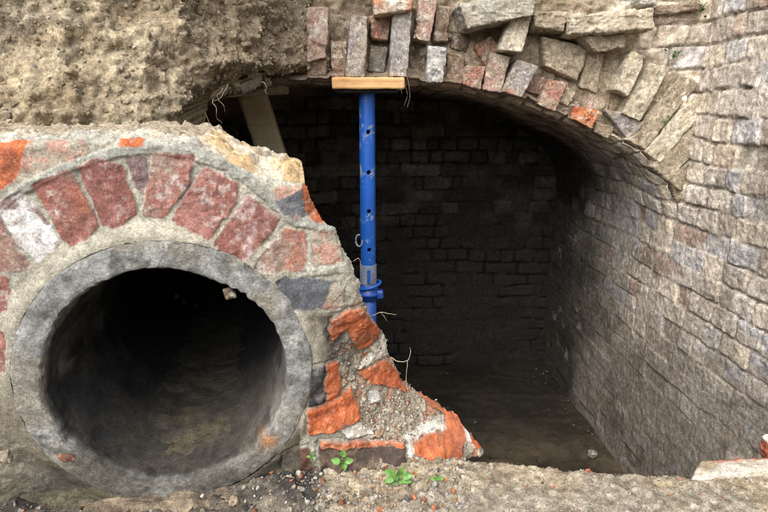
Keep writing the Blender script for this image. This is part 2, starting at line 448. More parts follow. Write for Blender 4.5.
# rough prisms: bricks and slabs from a traced outline with a real depth
def rough_prism(quad, depth, n=(16, 24, 10), rnd=.006, amp=.004, seed=0, back=np.array([0, 1., 0])):
    """quad: four 3D corners a,b,c,d of the front face; extruded along `back`"""
    a, b, c, d = [np.asarray(q, float) for q in quad]
    hu = (np.linalg.norm(b-a)+np.linalg.norm(c-d))/4; hv = (np.linalg.norm(d-a)+np.linalg.norm(c-b))/4; hw = depth/2
    nu, nv, nw = n
    I = np.full((nu+1, nv+1, nw+1), -1, np.int64)
    i, j, k = np.meshgrid(range(nu+1), range(nv+1), range(nw+1), indexing='ij')
    on = (i == 0) | (i == nu) | (j == 0) | (j == nv) | (k == 0) | (k == nw)
    I[on] = np.arange(on.sum())
    L = np.stack([i[on]/nu*2-1, j[on]/nv*2-1, k[on]/nw*2-1], 1)
    H = np.array([hu, hv, hw]); r = min(rnd, hu*.7, hv*.7, hw*.7)
    p = L*H; q = np.clip(p, -(H-r), H-r); dd = p-q; ln = np.linalg.norm(dd, axis=1, keepdims=True); nn = dd/np.maximum(ln, 1e-9)
    p = q+nn*r
    t = p/H
    s0, s1 = (t[:, :1]+1)/2, (t[:, 1:2]+1)/2
    W = (a*(1-s0)+b*s0)*(1-s1)+(d*(1-s0)+c*s0)*s1+back*((t[:, 2:3]+1)/2*depth)
    ex = (b-a+c-d); ex /= np.linalg.norm(ex); ey = (d-a+c-b); ey /= np.linalg.norm(ey)
    nw3 = nn[:, :1]*ex+nn[:, 1:2]*ey+nn[:, 2:3]*back
    S = W+seed*.731
    W = W+nw3*(fbm(S, 14, 2, 200)*amp*1.3+ridge(S, 55, 4, 201)*amp*.75+fbm(S, 140, 2, 202)*amp*.45+np.minimum(0, fbm(S, 26, 3, 203)+.22)*amp*4.5)[:, None]
    Fs = []
    for A in (I[:, :, 0], I[:, :, -1][::-1], I[:, 0, :][::-1], I[:, -1, :], I[0], I[-1][::-1]):
        Fs.append(np.stack([A[:-1, :-1], A[:-1, 1:], A[1:, 1:], A[1:, :-1]], -1).reshape(-1, 4))
    return W, np.concatenate(Fs), L
BR = {'pink': (C3(.36, .235, .19), C3(.42, .36, .29)), 'grey': (C3(.29, .26, .245), C3(.36, .32, .28)), 'pale': (C3(.46, .395, .285), C3(.55, .49, .38)),
      'white': (C3(.36, .345, .33), C3(.45, .43, .39)), 'slate': (C3(.085, .09, .10), C3(.12, .12, .125)), 'orange': (ORANGE, C3(.46, .22, .12)),
      'brown': (C3(.20, .135, .10), C3(.27, .20, .14)), 'red': (C3(.33, .15, .11), C3(.36, .26, .20)), 'tan': (C3(.31, .255, .18), C3(.40, .34, .25)),
      'dark': (C3(.10, .075, .055), C3(.16, .12, .085)), 'two': (C3(.48, .20, .11), C3(.62, .56, .47)), 'stone': (C3(.36, .35, .30), C3(.50, .48, .41))}
def brick_col(W, kind, seed):
    A, B = BR[kind]; S = W+seed*.731
    c = lerp(A, B, sst(-.25, .4, fbm(S, 28, 4, 210)))
    c = lerp(c, C3(.23, .18, .12), sst(.08, .45, fbm(S, 15, 4, 212))*.55)
    c = lerp(c, C3(.55, .50, .42), sst(.2, .45, fbm(S, 60, 3, 214))*.45)
    c = lerp(c, C3(.33, .28, .20), sst(-.1, .35, fbm(S, 9, 3, 218))*.45)
    c = c*(1+.30*fbm(S, 130, 2, 219))[:, None]
    if kind in ('pink', 'grey', 'brown') and seed % 3 == 1:
        c = lerp(c, C3(.38, .15, .10), sst(.1, .35, fbm(S, 20, 2, 216))*.6)
    return c
VOUSS = [  # kind, outline in the arch face, set-back of its front, length into the arch
 ('pink', [(307, 8), (328, 8), (326, 57), (307, 61)], .0, .12), ('brown', [(308, 63), (326, 61), (325, 75), (308, 75)], .03, .1),
 ('brown', [(331, 41), (347, 42), (345, 76), (332, 76)], .02, .12), ('grey', [(351, 17), (368, 17), (365, 76), (346, 75)], -.02, .16),
 ('slate', [(371, 46), (387, 48), (384, 72), (369, 70)], .05, .1), ('red', [(371, 16), (390, 17), (388, 39), (372, 37)], .03, .1),
 ('grey', [(393, 11), (412, 11), (407, 76), (390, 75)], -.03, .18), ('two', [(374, -6), (413, -6), (411, 9), (375, 14)], -.06, .12),
 ('pink', [(419, 1), (438, -4), (430, 41), (414, 38)], -.01, .14), ('dark', [(410, 44), (426, 45), (424, 82), (409, 80)], .07, .1),
 ('white', [(429, 47), (448, 48), (443, 82), (428, 82)], -.01, .14), ('brown', [(448, 52), (465, 58), (461, 83), (447, 82)], .045, .1),
 ('red', [(467, 66), (486, 66), (480, 89), (463, 84)], .0, .12), ('pink', [(475, 47), (491, 35), (498, 45), (487, 68)], .02, .12),
 ('pink', [(491, 53), (510, 58), (501, 92), (484, 89)], -.005, .14), ('pale', [(514, 12), (532, 15), (522, 51), (500, 49)], -.05, .16),
 ('grey', [(517, 60), (537, 67), (522, 97), (503, 91)], -.015, .15), ('brown', [(528, 73), (546, 77), (541, 95), (527, 91)], .04, .1),
 ('red', [(550, 79), (567, 83), (555, 110), (538, 104)], .0, .13), ('tan', [(566, 86), (577, 92), (568, 106), (559, 101)], .02, .1),
 ('dark', [(560, 99), (580, 102), (577, 119), (555, 112)], .03, .1), ('orange', [(580, 107), (600, 111), (592, 129), (574, 119)], -.02, .14),
 ('pink', [(590, 96), (610, 100), (607, 113), (588, 108)], .02, .12), ('brown', [(597, 122), (614, 127), (608, 138), (595, 132)], .01, .1),
 ('grey', [(607, 111), (629, 113), (643, 124), (628, 138)], -.005, .13), ('pale', [(632, 53), (646, 58), (629, 94), (617, 88)], -.05, .14),
 ('tan', [(544, 38), (587, 47), (577, 80), (546, 65)], .0, .14), ('tan', [(588, 52), (603, 55), (596, 92), (580, 86)], .02, .12),
 ('pale', [(651, 65), (666, 72), (641, 119), (623, 112)], -.025, .16), ('tan', [(680, 78), (698, 84), (662, 126), (645, 119)], .0, .14),
 ('tan', [(653, 109), (672, 114), (647, 148), (628, 138)], -.005, .15), ('tan', [(668, 70), (683, 76), (662, 104), (650, 97)], .008, .12),
 ('pale', [(694, 97), (709, 104), (662, 160), (647, 150)], -.01, .16), ('tan', [(699, 122), (709, 136), (670, 178), (654, 165)], -.005, .15),
 ('tan', [(693, 160), (706, 166), (681, 189), (668, 179)], -.005, .10),
 ('brown', [(436, 6), (450, 8), (448, 40), (434, 40)], .04, .1), ('dark', [(452, 30), (470, 34), (466, 52), (450, 48)], .05, .1),
]
for i, (k, q, off, dep) in enumerate(VOUSS):
    q = np.array(q, float); g = 1.10 if q[:, 0].mean() > 605 else 1.05; q = q.mean(0)+(q-q.mean(0))*g
    W, F, L = rough_prism([on_y(a, b, YA+off) for a, b in q], dep, n=(26, 42, 10), rnd=.005, amp=.0042, seed=i+1)
    mesh_np('voussoir', W, F, M_BRICKWORK, vault, brick_col(W, k, i))

LOOSE = [
 ('stone_slab', 'stone', [(459, 2), (536, -3), (534, 15), (468, 28)], -.10, .20, 'long mossy grey stone slab jutting from the earth just right of the prop', 'stone'),
 ('broken_brick', 'tan', [(535, 11), (568, 12), (565, 31), (535, 27)], -.07, .13, 'short tan half brick lodged beside the mossy stone slab', 'brick'),
 ('loose_brick', 'pale', [(571, 15), (654, 8), (655, 29), (571, 34)], -.10, .13, 'long pale cream brick lying flat across the top of the arch', 'brick'),
 ('broken_brick', 'tan', [(580, 35), (626, 33), (624, 47), (596, 52)], -.06, .12, 'thin tan brick fragment wedged under the long pale cream brick', 'brick'),
 ('broken_brick', 'white', [(637, -4), (658, -4), (655, 5), (640, 5)], -.05, .10, 'small white stone chip at the top edge above the long pale brick', 'brick'),
 ('loose_brick', 'brown', [(656, 7), (700, 0), (700, 9), (657, 15)], -.04, .12, 'dark brown flat brick beside the side wall at the top', 'brick'),
]
for i, (nm, k, q, off, dep, lab, cat) in enumerate(LOOSE):
    W, F, L = rough_prism([on_y(a, b, YA+off) for a, b in q], dep, n=(70, 26, 20), rnd=.007, amp=.0060, seed=i+61)
    o = mesh_np(nm, W, F, M_STONE, None, brick_col(W, k, i+61), origin=W.mean(0))
    tag(o, lab, cat, 'loose bricks and stones lodged above the arch')

PSI = math.radians(8)
HU = np.array([math.cos(PSI), math.sin(PSI), 0]); HN = np.array([-math.sin(PSI), math.cos(PSI), 0]); HZ = np.array([0, 0, 1.])
d0 = ray(158, 367); HO = CC+d0*.881
# ============================================================ earth bank above and behind the head wall
ctrl = np.array([(-3.2, .9), (-2.0, .98), (-1.1, 1.13), (-.62, 1.27), (-.43, 1.40), (-.31, 1.68), (-.20, 1.93), (-.10, 2.0), (.02, 2.10)])
seg = np.r_[0, np.cumsum(np.linalg.norm(np.diff(ctrl, axis=0), axis=1))]
sv = np.r_[np.arange(0, seg[2], .02), np.arange(seg[2], seg[-1], .0052)]
cx, cy = np.interp(sv, seg, ctrl[:, 0]), np.interp(sv, seg, ctrl[:, 1])
kx = np.exp(-np.linspace(-2, 2, 31)**2); kx /= kx.sum()
cxs = np.convolve(np.pad(cx, 15, 'edge'), kx, 'valid'); cys = np.convolve(np.pad(cy, 15, 'edge'), kx, 'valid')
tx, ty = np.gradient(cxs), np.gradient(cys); tl = np.hypot(tx, ty)+1e-9; nxn, nyn = ty/tl, -tx/tl      # toward the pit
zv = np.r_[np.arange(.6, 1.45, .02), np.arange(1.45, 2.05, .0045), np.arange(2.05, 2.67, .02)]
SX = np.repeat(cxs[:, None], len(zv), 1); SY = np.repeat(cys[:, None], len(zv), 1); ZZ = np.repeat(zv[None], len(sv), 0)
P0 = np.stack([SX, SY+.22*np.maximum(ZZ-1.6, 0), ZZ], -1)
f1, f2, idr = worley(P0+fbm(P0, 20, 2, 300)[..., None]*.02, 22, 301)
g1, g2, idr2 = worley(P0, 55, 305)
dsp = fbm(P0, 3.2, 3, 310)*.085+ridge(P0, 7, 5, 312)*.022+(idr-.5)*.012*sst(.0, .25, f2-f1)+fbm(P0, 26, 4, 316, .6)*.009
dsp = dsp+ridge(P0, 5.5, 3, 319)*.045*sst(-.75, -.35, P0[..., 0])
dsp = dsp+(idr2-.5)*.012*sst(0, .2, g2-g1)+(1-g1)*.007+fbm(P0, 70, 3, 314)*.005
nrm = np.stack([np.repeat(nxn[:, None], len(zv), 1), np.repeat(nyn[:, None], len(zv), 1), np.full_like(ZZ, .15)], -1)
P = P0+nrm*dsp[..., None]
px, py = proj(P)
HOLE = [(186, 700), (190, 134), (196, 122), (203, 108), (210, 99), (222, 90), (240, 85), (262, 81), (285, 77), (308, 76), (345, 74), (420, 74), (420, 700)]
wob = fbm(P0, 30, 3, 320)*8+fbm(P0, 10, 2, 322)*9
hs = sdf(px, py, HOLE)+wob
edge = 1-sst(0, 26, -hs)
P = P-nrm*(edge**2*.06)[..., None]; P[..., 2] += edge**2*.012
ec = lerp(C3(.30, .24, .155), C3(.43, .355, .24), sst(-.35, .4, fbm(P0, 8, 5, 330)))
ec = lerp(ec, C3(.25, .22, .18), sst(.0, .4, fbm(P0, 2.6, 3, 332)-(P0[..., 0]+.9)*.5)*.55)
ec = lerp(ec, C3(.16, .125, .085), sst(.15, .5, fbm(P0, 6, 5, 334))*.35)
ec = ec*(1+.40*fbm(P0, 90, 2, 338))[..., None]
ec = lerp(ec, C3(.38, .33, .24), (idr2 > .88)*sst(.1, .3, g2-g1)*.7)
ec = lerp(ec, C3(.30, .22, .13), sst(.1, .4, fbm(P0, 17, 3, 336))*.5)
ec = lerp(ec, C3(.19, .145, .10), sst(-.5, -.25, P0[..., 0])*.4)
cyl = P-HO; jm = (hs < 0) & ~((np.hypot(cyl@HU-.016, cyl[..., 2]+.0135) < .234) & (cyl@HN < 1.3))
V, F, c = compact(P.reshape(-1, 3), grid_faces(*ZZ.shape, cellmask(jm)), ec.reshape(-1, 3))
V, F, c = skirt(V, F, c, [(0, .05, .01), (0, .30, .04)])
bank = mesh_np('earth_bank', V, F, M_EARTH, None, c); tag(bank, kind='structure')
BANKPTS = P[jm & (px > -40) & (py > -40) & (py < 140)]

# ============================================================ head wall
def plane_uv(px, py, w=0.0):
    d = ray(px, py); t = ((HO+HN*w-CC)@HN)/(d@HN); q = CC+d*t-HO
    return np.array([q@HU, q[2]])
CT = [(0, 160, 0), (0, 300, 0), (0, 440, 0), (-60, 160, 0), (-60, 440, 0), (100, 141, 0), (158, 200, 0), (190, 146, 0), (230, 172, 0), (270, 200, 0), (300, 195, .0),
      (314, 214, .005), (310, 240, 0), (338, 240, .01), (340, 290, .0), (358, 290, .01), (300, 300, 0), (332, 262, 0), (305, 330, 0), (308, 380, .0), (290, 440, 0), (350, 456, .0), (400, 456, .0),
      (335, 345, .025), (325, 375, .005), (330, 415, .005), (357, 419, .02), (350, 358, .06), (372, 350, .09), (387, 345, .12), (364, 312, .03), (377, 328, .075), (395, 370, .13),
      (410, 388, .15), (388, 402, .075), (372, 432, .03), (430, 408, .12), (452, 412, .13), (408, 436, .03), (500, 462, .09), (480, 464, .04), (440, 455, .015), (465, 435, .07), (415, 465, .0),
      (180, 480, 0), (60, 480, 0), (540, 480, .1), (-430, 160, 0), (-430, 440, 0), (-250, 300, 0)]
cu = np.array([plane_uv(a, b, w) for a, b, w in CT]); cw = np.array([w for *_, w in CT])
def rbf_fit(X, y):
    D = np.linalg.norm(X[:, None]-X[None], axis=2)+np.eye(len(X))*1e-3
    return np.linalg.solve(D, y)
cf = rbf_fit(cu, cw-0)
def wfield(u, v):
    r = np.zeros_like(u)
    for (a, b), k in zip(cu, cf): r += k*np.hypot(u-a, v-b)
    return r
ug = np.r_[np.arange(plane_uv(-430, 300)[0], plane_uv(-70, 300)[0], .005), np.arange(plane_uv(-70, 300)[0], plane_uv(512, 300)[0], .0017)]
vg = np.arange(plane_uv(158, 510)[1], plane_uv(158, 128)[1]+.004, .0017)
UU, VV = np.meshgrid(ug, vg, indexing='ij')
Pl = np.stack([UU, VV, np.zeros_like(UU)], -1)
W0 = np.maximum(wfield(UU, VV), -.004)
P0 = HO+UU[..., None]*HU+VV[..., None]*HZ+W0[..., None]*HN
px, py = proj(P0)
wx = px+fbm(Pl, 55, 4, 400)*2.6; wy = py+fbm(Pl, 55, 4, 401)*2.6
fr = 1-sst(.006, .03, W0)                                # the dressed front, against the broken end
RR = np.hypot(UU-.016, VV+.0135)
col = lerp(MORTAR*.78, MORTAR*1.18, sst(-.4, .4, fbm(Pl, 22, 5, 410, .62)))
col = lerp(col, C3(.29, .28, .245), sst(.05, .4, fbm(Pl, 9, 3, 412))*.6)
col = lerp(col, C3(.45, .42, .34), sst(.15, .45, fbm(Pl, 40, 3, 414))*.5)
hgt = fbm(Pl, 30, 3, 420)*.0024+fbm(Pl, 110, 3, 421)*.0020+fbm(Pl, 6, 2, 422)*.004+ridge(Pl, 45, 3, 423)*.0012
# rubble of the broken end
f1, f2, idr = worley(Pl+fbm(Pl, 60, 2, 424)[..., None]*.006, 75, 425)
bk = 1-fr
rub = lerp(C3(.30, .255, .19), C3(.44, .39, .30), idr)
rub = lerp(rub, C3(.40, .17, .09), ((idr*7.3) % 1 > .86)*.8)
rub = lerp(rub, C3(.12, .11, .10), sst(.1, .4, fbm(Pl, 16, 3, 426))*.7)
col = lerp(col, rub, bk)
hgt = hgt+bk*((idr-.5)*.010+(1-f1)*.006+fbm(Pl, 28, 3, 428)*.007)
DARKB = [(311, 319), (332, 317), (345, 335), (343, 362), (310, 366)]
mk = sst(-3, 4, sdf(wx, wy, DARKB)); col = lerp(col, C3(.085, .08, .075), mk*.8); hgt = hgt-mk*.006
GREYB = [(337, 342), (352, 340), (357, 384), (341, 364)]
mk = sst(-3, 4, sdf(wx, wy, GREYB)); col = lerp(col, C3(.17, .16, .15), mk*.7)
# ribbon of grey pointing over the brick ring
RIB = [(-70, 262), (0, 207), (22, 190), (60, 170), (110, 153), (150, 148), (190, 152), (225, 166), (258, 186), (287, 216), (300, 222), (318, 226), (338, 230)]
rd = line_d(wx, wy, RIB); mk = 1-sst(4, 7, rd)
col = lerp(col, C3(.335, .335, .29)*(.85+.3*fbm(Pl, 40, 2, 432))[..., None], mk*.9); hgt = hgt+mk*.0045
for gy in ([(262, 270), (300, 272), (345, 268), (352, 275)], [(270, 308), (310, 312), (350, 306)], [(306, 228), (309, 262), (312, 272)]):
    mk = 1-sst(2.5, 6, line_d(wx, wy, gy)); hgt = hgt+mk*.003; col = lerp(col, C3(.36, .35, .29), mk*.6)
HB = [  # kind, outline, height of its face over the mortar (mm)
 ('orange', [(-30, 142), (27, 143), (20, 165), (12, 178), (-30, 205)], 1), ('washed', [(29, 146), (80, 142), (86, 150), (60, 161), (44, 169), (20, 180)], 1),
 ('orange', [(122, 135), (143, 136), (141, 144), (122, 144)], 2), ('red', [(-30, 200), (-8, 216), (27, 268), (-30, 272)], 2), ('white', [(-2, 207), (21, 194), (41, 217), (57, 243), (38, 259), (18, 240)], 1),
 ('red', [(37, 185), (68, 172), (97, 226), (85, 237), (71, 242), (60, 230)], 3), ('spot', [(80, 168), (103, 160), (119, 167), (135, 212), (117, 225), (105, 222)], 2),
 ('plum', [(129, 161), (143, 158), (146, 180), (141, 191)], 0), ('red', [(156, 155), (193, 157), (184, 188), (171, 204), (161, 215), (146, 213)], 3),
 ('dull', [(207, 170), (234, 184), (236, 195), (209, 235), (175, 219), (189, 196)], 3), ('spot', [(248, 198), (275, 219), (271, 231), (242, 258), (218, 243)], 3),
 ('red', [(287, 231), (302, 235), (304, 262), (300, 267), (259, 267), (271, 247)], 2), ('washed', [(314, 233), (337, 235), (340, 258), (316, 262)], 2),
 ('washed', [(276, 190), (296, 188), (302, 194), (280, 201)], 1), ('slate', [(279, 202), (302, 193), (308, 212), (296, 216), (285, 212)], 2), ('orange', [(306, 188), (312, 190), (323, 221), (314, 218), (309, 210)], -2),
 ('slate', [(281, 282), (285, 278), (333, 283), (340, 290), (328, 302), (306, 307), (283, 302)], 3), ('washed', [(334, 286), (341, 288), (341, 304), (326, 305)], 2),
 ('dull', [(-88, 150), (-36, 147), (-36, 192), (-88, 196)], 2), ('red', [(-88, 206), (-40, 212), (-36, 262), (-88, 258)], 2), ('washed', [(-88, 270), (-42, 274), (-40, 312), (-88, 312)], 2),
 ('dull', [(-150, 150), (-96, 150), (-96, 196), (-150, 198)], 1), ('slate', [(-170, 208), (-98, 206), (-98, 258), (-170, 260)], 2), ('dull', [(-88, 324), (-42, 326), (-42, 372), (-88, 374)], 1), ('red', [(-190, 272), (-98, 270), (-98, 314), (-190, 316)], 1),
 ('dull', [(-30, 278), (6, 280), (6, 308), (-30, 310)], 1), ('dull', [(-30, 330), (4, 334), (5, 366), (-30, 370)], 0),
 ('orange', [(331, 323), (338, 315), (361, 306), (368, 315), (382, 333), (371, 343), (359, 348), (351, 338), (346, 329), (330, 342)], 9),
 ('lime', [(358, 369), (372, 346), (387, 337), (391, 357), (366, 367)], 4), ('orange', [(357, 373), (390, 360), (402, 382), (412, 391), (371, 383)], 8),
 ('sooty', [(308, 366), (327, 363), (326, 400), (308, 404)], 6), ('orange', [(326, 363), (338, 361), (341, 384), (336, 398), (326, 400)], 9),
 ('orange', [(307, 406), (337, 398), (351, 384), (361, 417), (356, 422), (338, 428), (310, 434), (307, 432)], 12),
 ('orange', [(409, 388), (432, 396), (442, 408), (455, 412), (467, 429), (464, 446), (463, 462), (457, 472), (413, 471), (413, 441), (444, 430), (444, 415), (430, 406), (426, 400)], 8),
 ('lime', [(404, 434), (425, 424), (444, 416), (444, 429), (413, 440), (414, 471), (409, 471), (407, 442)], 3), ('lime', [(460, 421), (466, 422), (473, 442), (467, 441)], 3),
 ('orange', [(468, 432), (483, 448), (475, 449)], 6), ('redd', [(492, 452), (504, 463), (494, 465)], 4), ('lime', [(338, 430), (362, 424), (375, 432), (352, 441)], 1),
 ('soil', [(318, 446), (405, 446), (408, 468), (340, 471), (318, 470)], 10), ('umber', [(284, 449), (308, 446), (314, 470), (284, 470)], 6), ('orange', [(320, 442), (402, 441), (404, 446), (320, 447)], 8),
]
def hbcol(kind):
    n1, n2, n3 = fbm(Pl, 40, 5, 440, .62), fbm(Pl, 110, 4, 441, .65)+.35*fbm(Pl, 25, 2, 443), fbm(Pl, 18, 4, 442, .6)
    if kind == 'orange':
        c = lerp(C3(.40, .105, .042), C3(.55, .165, .068), sst(-.3, .3, n1)); c = lerp(c, C3(.22, .085, .055), sst(.1, .42, n3)*.65); return lerp(c, C3(.50, .36, .26), sst(.25, .5, n2)*.5)
    if kind == 'red':
        c = lerp(RED*.85, RED*1.15, sst(-.3, .3, n1)); c = lerp(c, C3(.42, .35, .30), sst(-.1, .5, n2)*.55); c = lerp(c, C3(.30, .26, .20), sst(.0, .4, fbm(Pl, 12, 4, 445))*.45); c = lerp(c, C3(.52, .48, .44), sst(.45, .55, n2)*.6); return lerp(c, C3(.36, .13, .075), sst(.2, .4, n3)*.5)
    if kind == 'spot':
        c = lerp(RED*.8, RED*1.1, sst(-.3, .3, n1)); return lerp(c, C3(.52, .47, .45), sst(-.05, .5, n1*.55+n2*.45)*.62)
    if kind == 'white':
        c = lerp(C3(.64, .62, .60), C3(.56, .52, .48), sst(-.3, .3, n1)); return lerp(c, C3(.17, .09, .075), sst(-.02, .22, n3*.6+n1*.6)*.85)
    if kind == 'plum': return lerp(C3(.15, .085, .085), C3(.22, .17, .165), sst(-.2, .4, n1))
    if kind == 'dull':
        c = lerp(C3(.24, .105, .085), C3(.31, .15, .125), sst(-.3, .3, n1)); return lerp(c, C3(.42, .35, .31), sst(.2, .45, n2)*.7)
    if kind == 'washed': return lerp(C3(.40, .24, .185), C3(.37, .33, .26), sst(-.15, .25, n1))
    if kind == 'slate':
        c = lerp(SLATE, SLATE*1.6, sst(-.3, .3, n1)); return lerp(c, C3(.34, .24, .20), sst(.28, .45, n3)*.6)
    if kind == 'lime': return lerp(C3(.70, .67, .60), C3(.52, .48, .40), sst(-.1, .4, n1))
    if kind == 'sooty': return lerp(C3(.05, .048, .047), C3(.16, .15, .14), sst(-.1, .4, n1))
    if kind == 'soil': return lerp(C3(.075, .055, .045), C3(.16, .115, .085), sst(-.1, .4, n1))
    if kind == 'umber': return lerp(C3(.11, .055, .04), C3(.17, .10, .07), sst(-.1, .4, n1))
    return lerp(C3(.34, .10, .06), C3(.40, .2, .13), sst(-.1, .4, n1))
# fillet of mortar round the pipe
fa = RR+fbm(Pl, 20, 3, 480)*.008
FIL = (1-sst(.252, .262, fa)); mk = FIL
col = lerp(col, lerp(FILLET*.85, FILLET*1.15, sst(-.3, .4, fbm(Pl, 30, 4, 481))), mk*.92)
hgt = hgt*(1-mk*.6)+mk*(.0005+.0115*(1-sst(.228, .256, RR+fbm(Pl, 25, 3, 482)*.006)))
PART = np.zeros(UU.shape, np.int64); LIME = np.zeros(UU.shape, bool)
for i, (k, poly, mm) in enumerate(HB):
    s = sdf(wx, wy, poly)+3.4*(i < 27)+fbm(Pl, 130, 2, 450+i)*1.4
    mk = sst(-1.0, 1.2, s)
    col = lerp(col, hbcol(k), mk)
    chip = np.minimum(0, fbm(Pl, 45, 3, 470)+.15)*.006
    rough_b = fbm(Pl, 24, 4, 471)*(.010 if i >= 27 else .0022)
    hgt = hgt*(1-.6*mk)+mk*(mm*.001+chip+rough_b)
    if k == 'lime': LIME |= s > 0
    if i >= 27: hgt = hgt-.005*np.exp(-((s+1.6)/1.3)**2)
    if i >= 27 and k in ('orange', 'sooty', 'redd', 'umber', 'soil'): PART[s > 0] = i
dirt = sst(.02, -.14, VV+fbm(Pl, 10, 4, 492)*.12)*(px < 300)
col = lerp(col, C3(.155, .13, .095), dirt*.75)
# damp green-black dirt near the ground
damp = (1-sst(-.19, -.05, VV+fbm(Pl, 14, 4, 490, .6)*.13))*(px < 300)
col = lerp(col, lerp(C3(.05, .047, .04), C3(.13, .12, .075), sst(-.3, .3, fbm(Pl, 22, 4, 491))), damp*.85)
# a few drying cracks
cr = np.abs(fbm(Pl, 8, 3, 495)); ck = (1-sst(.0, .012, cr))*(fbm(Pl, 4, 2, 497) > .15)*fr
hgt = hgt-ck*.002; col = lerp(col, C3(.12, .11, .09), ck*.5)
OUT = [(-700, 143), (-200, 143), (0, 141), (40, 139), (100, 137), (150, 138), (191, 142), (212, 153), (238, 166), (263, 176), (294, 183), (303, 184), (308, 188), (312, 198), (322, 222), (336, 226), (340, 240), (345, 252), (352, 262),
       (360, 285), (363, 300), (375, 323), (387, 340), (391, 358), (401, 378), (412, 390), (432, 397), (447, 409), (456, 412), (468, 431), (484, 449), (505, 464), (530, 475), (600, 640), (-700, 640)]
so = sdf(px, py, OUT)+fbm(Pl, 60, 3, 500)*2.2+fbm(Pl, 200, 2, 501)*.8
rim = 1-sst(0, 9, so)
hgt = hgt-rim**2*.007
Pw = P0-HN*hgt[..., None]
jm = (so > 0) & (RR > .222)
cm = cellmask(jm)
headwall = thing('head_wall', HO+HZ*(1.0-HO[2]), 'half demolished red brick head wall with a brick ring around the pipe mouth', 'wall')
def cell_id(a): return a[:-1, :-1]
ids = cell_id(PART)
sub = lambda k: compact(Pw.reshape(-1, 3), grid_faces(*UU.shape, cm & k, flip=False), col.reshape(-1, 3))
FRONT_OK = px[:-1, :-1] < 420
fz = cell_id(fr) > .5
fil = cell_id(FIL) > .5
V, F, c = sub((ids == 0) & fz & ~fil)
mesh_np('facing', V, F, M_FACING, headwall, c)
V, F, c = sub((ids == 0) & fil); mesh_np('mortar_fillet', V, F, M_FACING, headwall, c)
V, F, c = sub((ids == 0) & ~fz & ~fil); mesh_np('rubble_core', V, F, M_GROUND, headwall, c)
for k in np.unique(ids):
    if k == 0: continue
    V, F, c = sub(ids == k)
    if len(F) > 20: mesh_np('broken_brick' if HB[k][0] != 'soil' else 'brick_course', V, F, M_FACING, headwall, c)
# thickness of the wall: its open edges run back into the ground behind
allV, allF, allC = compact(Pw.reshape(-1, 3), grid_faces(*UU.shape, cellmask(so > 0)), col.reshape(-1, 3))
Ve, Fe, Ce = skirt(allV, allF, allC, [HN*.02-HZ*.012, HN*.26-HZ*.20-HU*.09])
Fe = Fe[len(allF):]
V, F, c = compact(Ve, Fe, Ce)
mesh_np('wall_body', V, F, M_FACING, headwall, c)
RNGM = RNG.random(UU.shape)
SLOPE = Pw[jm & (px > 345) & (py > 380) & (py < 445) & (W0 > .02) & (PART == 0) & (~LIME | (RNGM < .12))]
SLOPE2 = Pw[jm & (px > 335) & (px < 420) & (py > 340) & (W0 > .02) & (PART == 0) & (~LIME | (RNGM < .12))]
# the broken top, seen from just above
lipx = [(-430, 143), (-80, 142), (0, 141), (40, 139), (100, 137), (150, 138), (191, 142), (212, 153), (238, 166), (263, 176), (294, 183), (306, 188)]
lip = np.array([plane_uv(a, b) for a, b in lipx])
uc = np.r_[np.arange(lip[0, 0], lip[1, 0], .006), np.arange(lip[1, 0], lip[-1, 0], .0024)]; wq = np.r_[np.arange(0, .2, .0026), np.arange(.2, .46, .006)]
U2, W2 = np.meshgrid(uc, wq, indexing='ij')
P2 = np.stack([U2, W2, np.zeros_like(U2)], -1)
zz = np.interp(U2, lip[:, 0], lip[:, 1])
zz = zz+.002-.016*(1-sst(.004, .016, W2))+fbm(P2, 18, 4, 510)*.010*sst(0, .03, W2)+fbm(P2, 70, 3, 511)*.006+ridge(P2, 40, 3, 512)*.005
g1, g2, idr = worley(P2, 45, 515); zz = zz+(idr-.5)*.013*sst(0, .03, W2)*sst(0, .15, g2-g1)
rgt = sst(lip[6, 0], lip[7, 0], U2)
zz = zz+rgt*(.004+.012*sst(.0, .05, W2))-rgt*sst(.16, .24, W2)*.12
tc_ = lerp(PALE*.85, PALE*1.1, sst(-.3, .4, fbm(P2, 25, 4, 520)))
tc_ = lerp(tc_, C3(.36, .35, .30), (1-rgt)*(1-sst(.012, .03, W2+fbm(P2, 20, 2, 521)*.02)))
tc_ = lerp(tc_, C3(.46, .30, .13), rgt*sst(.0, .35, fbm(P2, 26, 4, 522)+.18*(W2 < .06))*.75)
tc_ = tc_*(1+.3*fbm(P2, 120, 2, 524))[..., None]
tc_ = lerp(tc_, C3(.26, .20, .13), sst(.03, .14, W2+fbm(P2, 9, 3, 523)*.06)*(1-rgt)*.7)
Pc = HO+U2[..., None]*HU+(W2+.006)[..., None]*HN+zz[..., None]*HZ
mesh_np('broken_top', Pc, grid_faces(*U2.shape), M_FACING, headwall, tc_)

# ============================================================ concrete pipe
pipe = thing('concrete_pipe', HO-HZ*.235, 'round grey concrete drain pipe mouth set in the brick ring', 'pipe')
NA = 300
prof = [(.228, .30, 0), (.233, .05, 0), (.2345, .012, 0), (.234, .0, 0), (.2325, -.009, 0), (.229, -.0145, .1), (.222, -.0165, .25), (.214, -.0168, .45), (.206, -.0165, .7), (.200, -.0160, .9), (.1965, -.0145, 1), (.1945, -.0115, 1), (.1930, -.005, 1), (.1922, .005, 1), (.1915, .016, 1)]
for t in np.linspace(.03, 1.25, 75): prof.append((.1905, float(t), 1))
pr = np.array(prof)
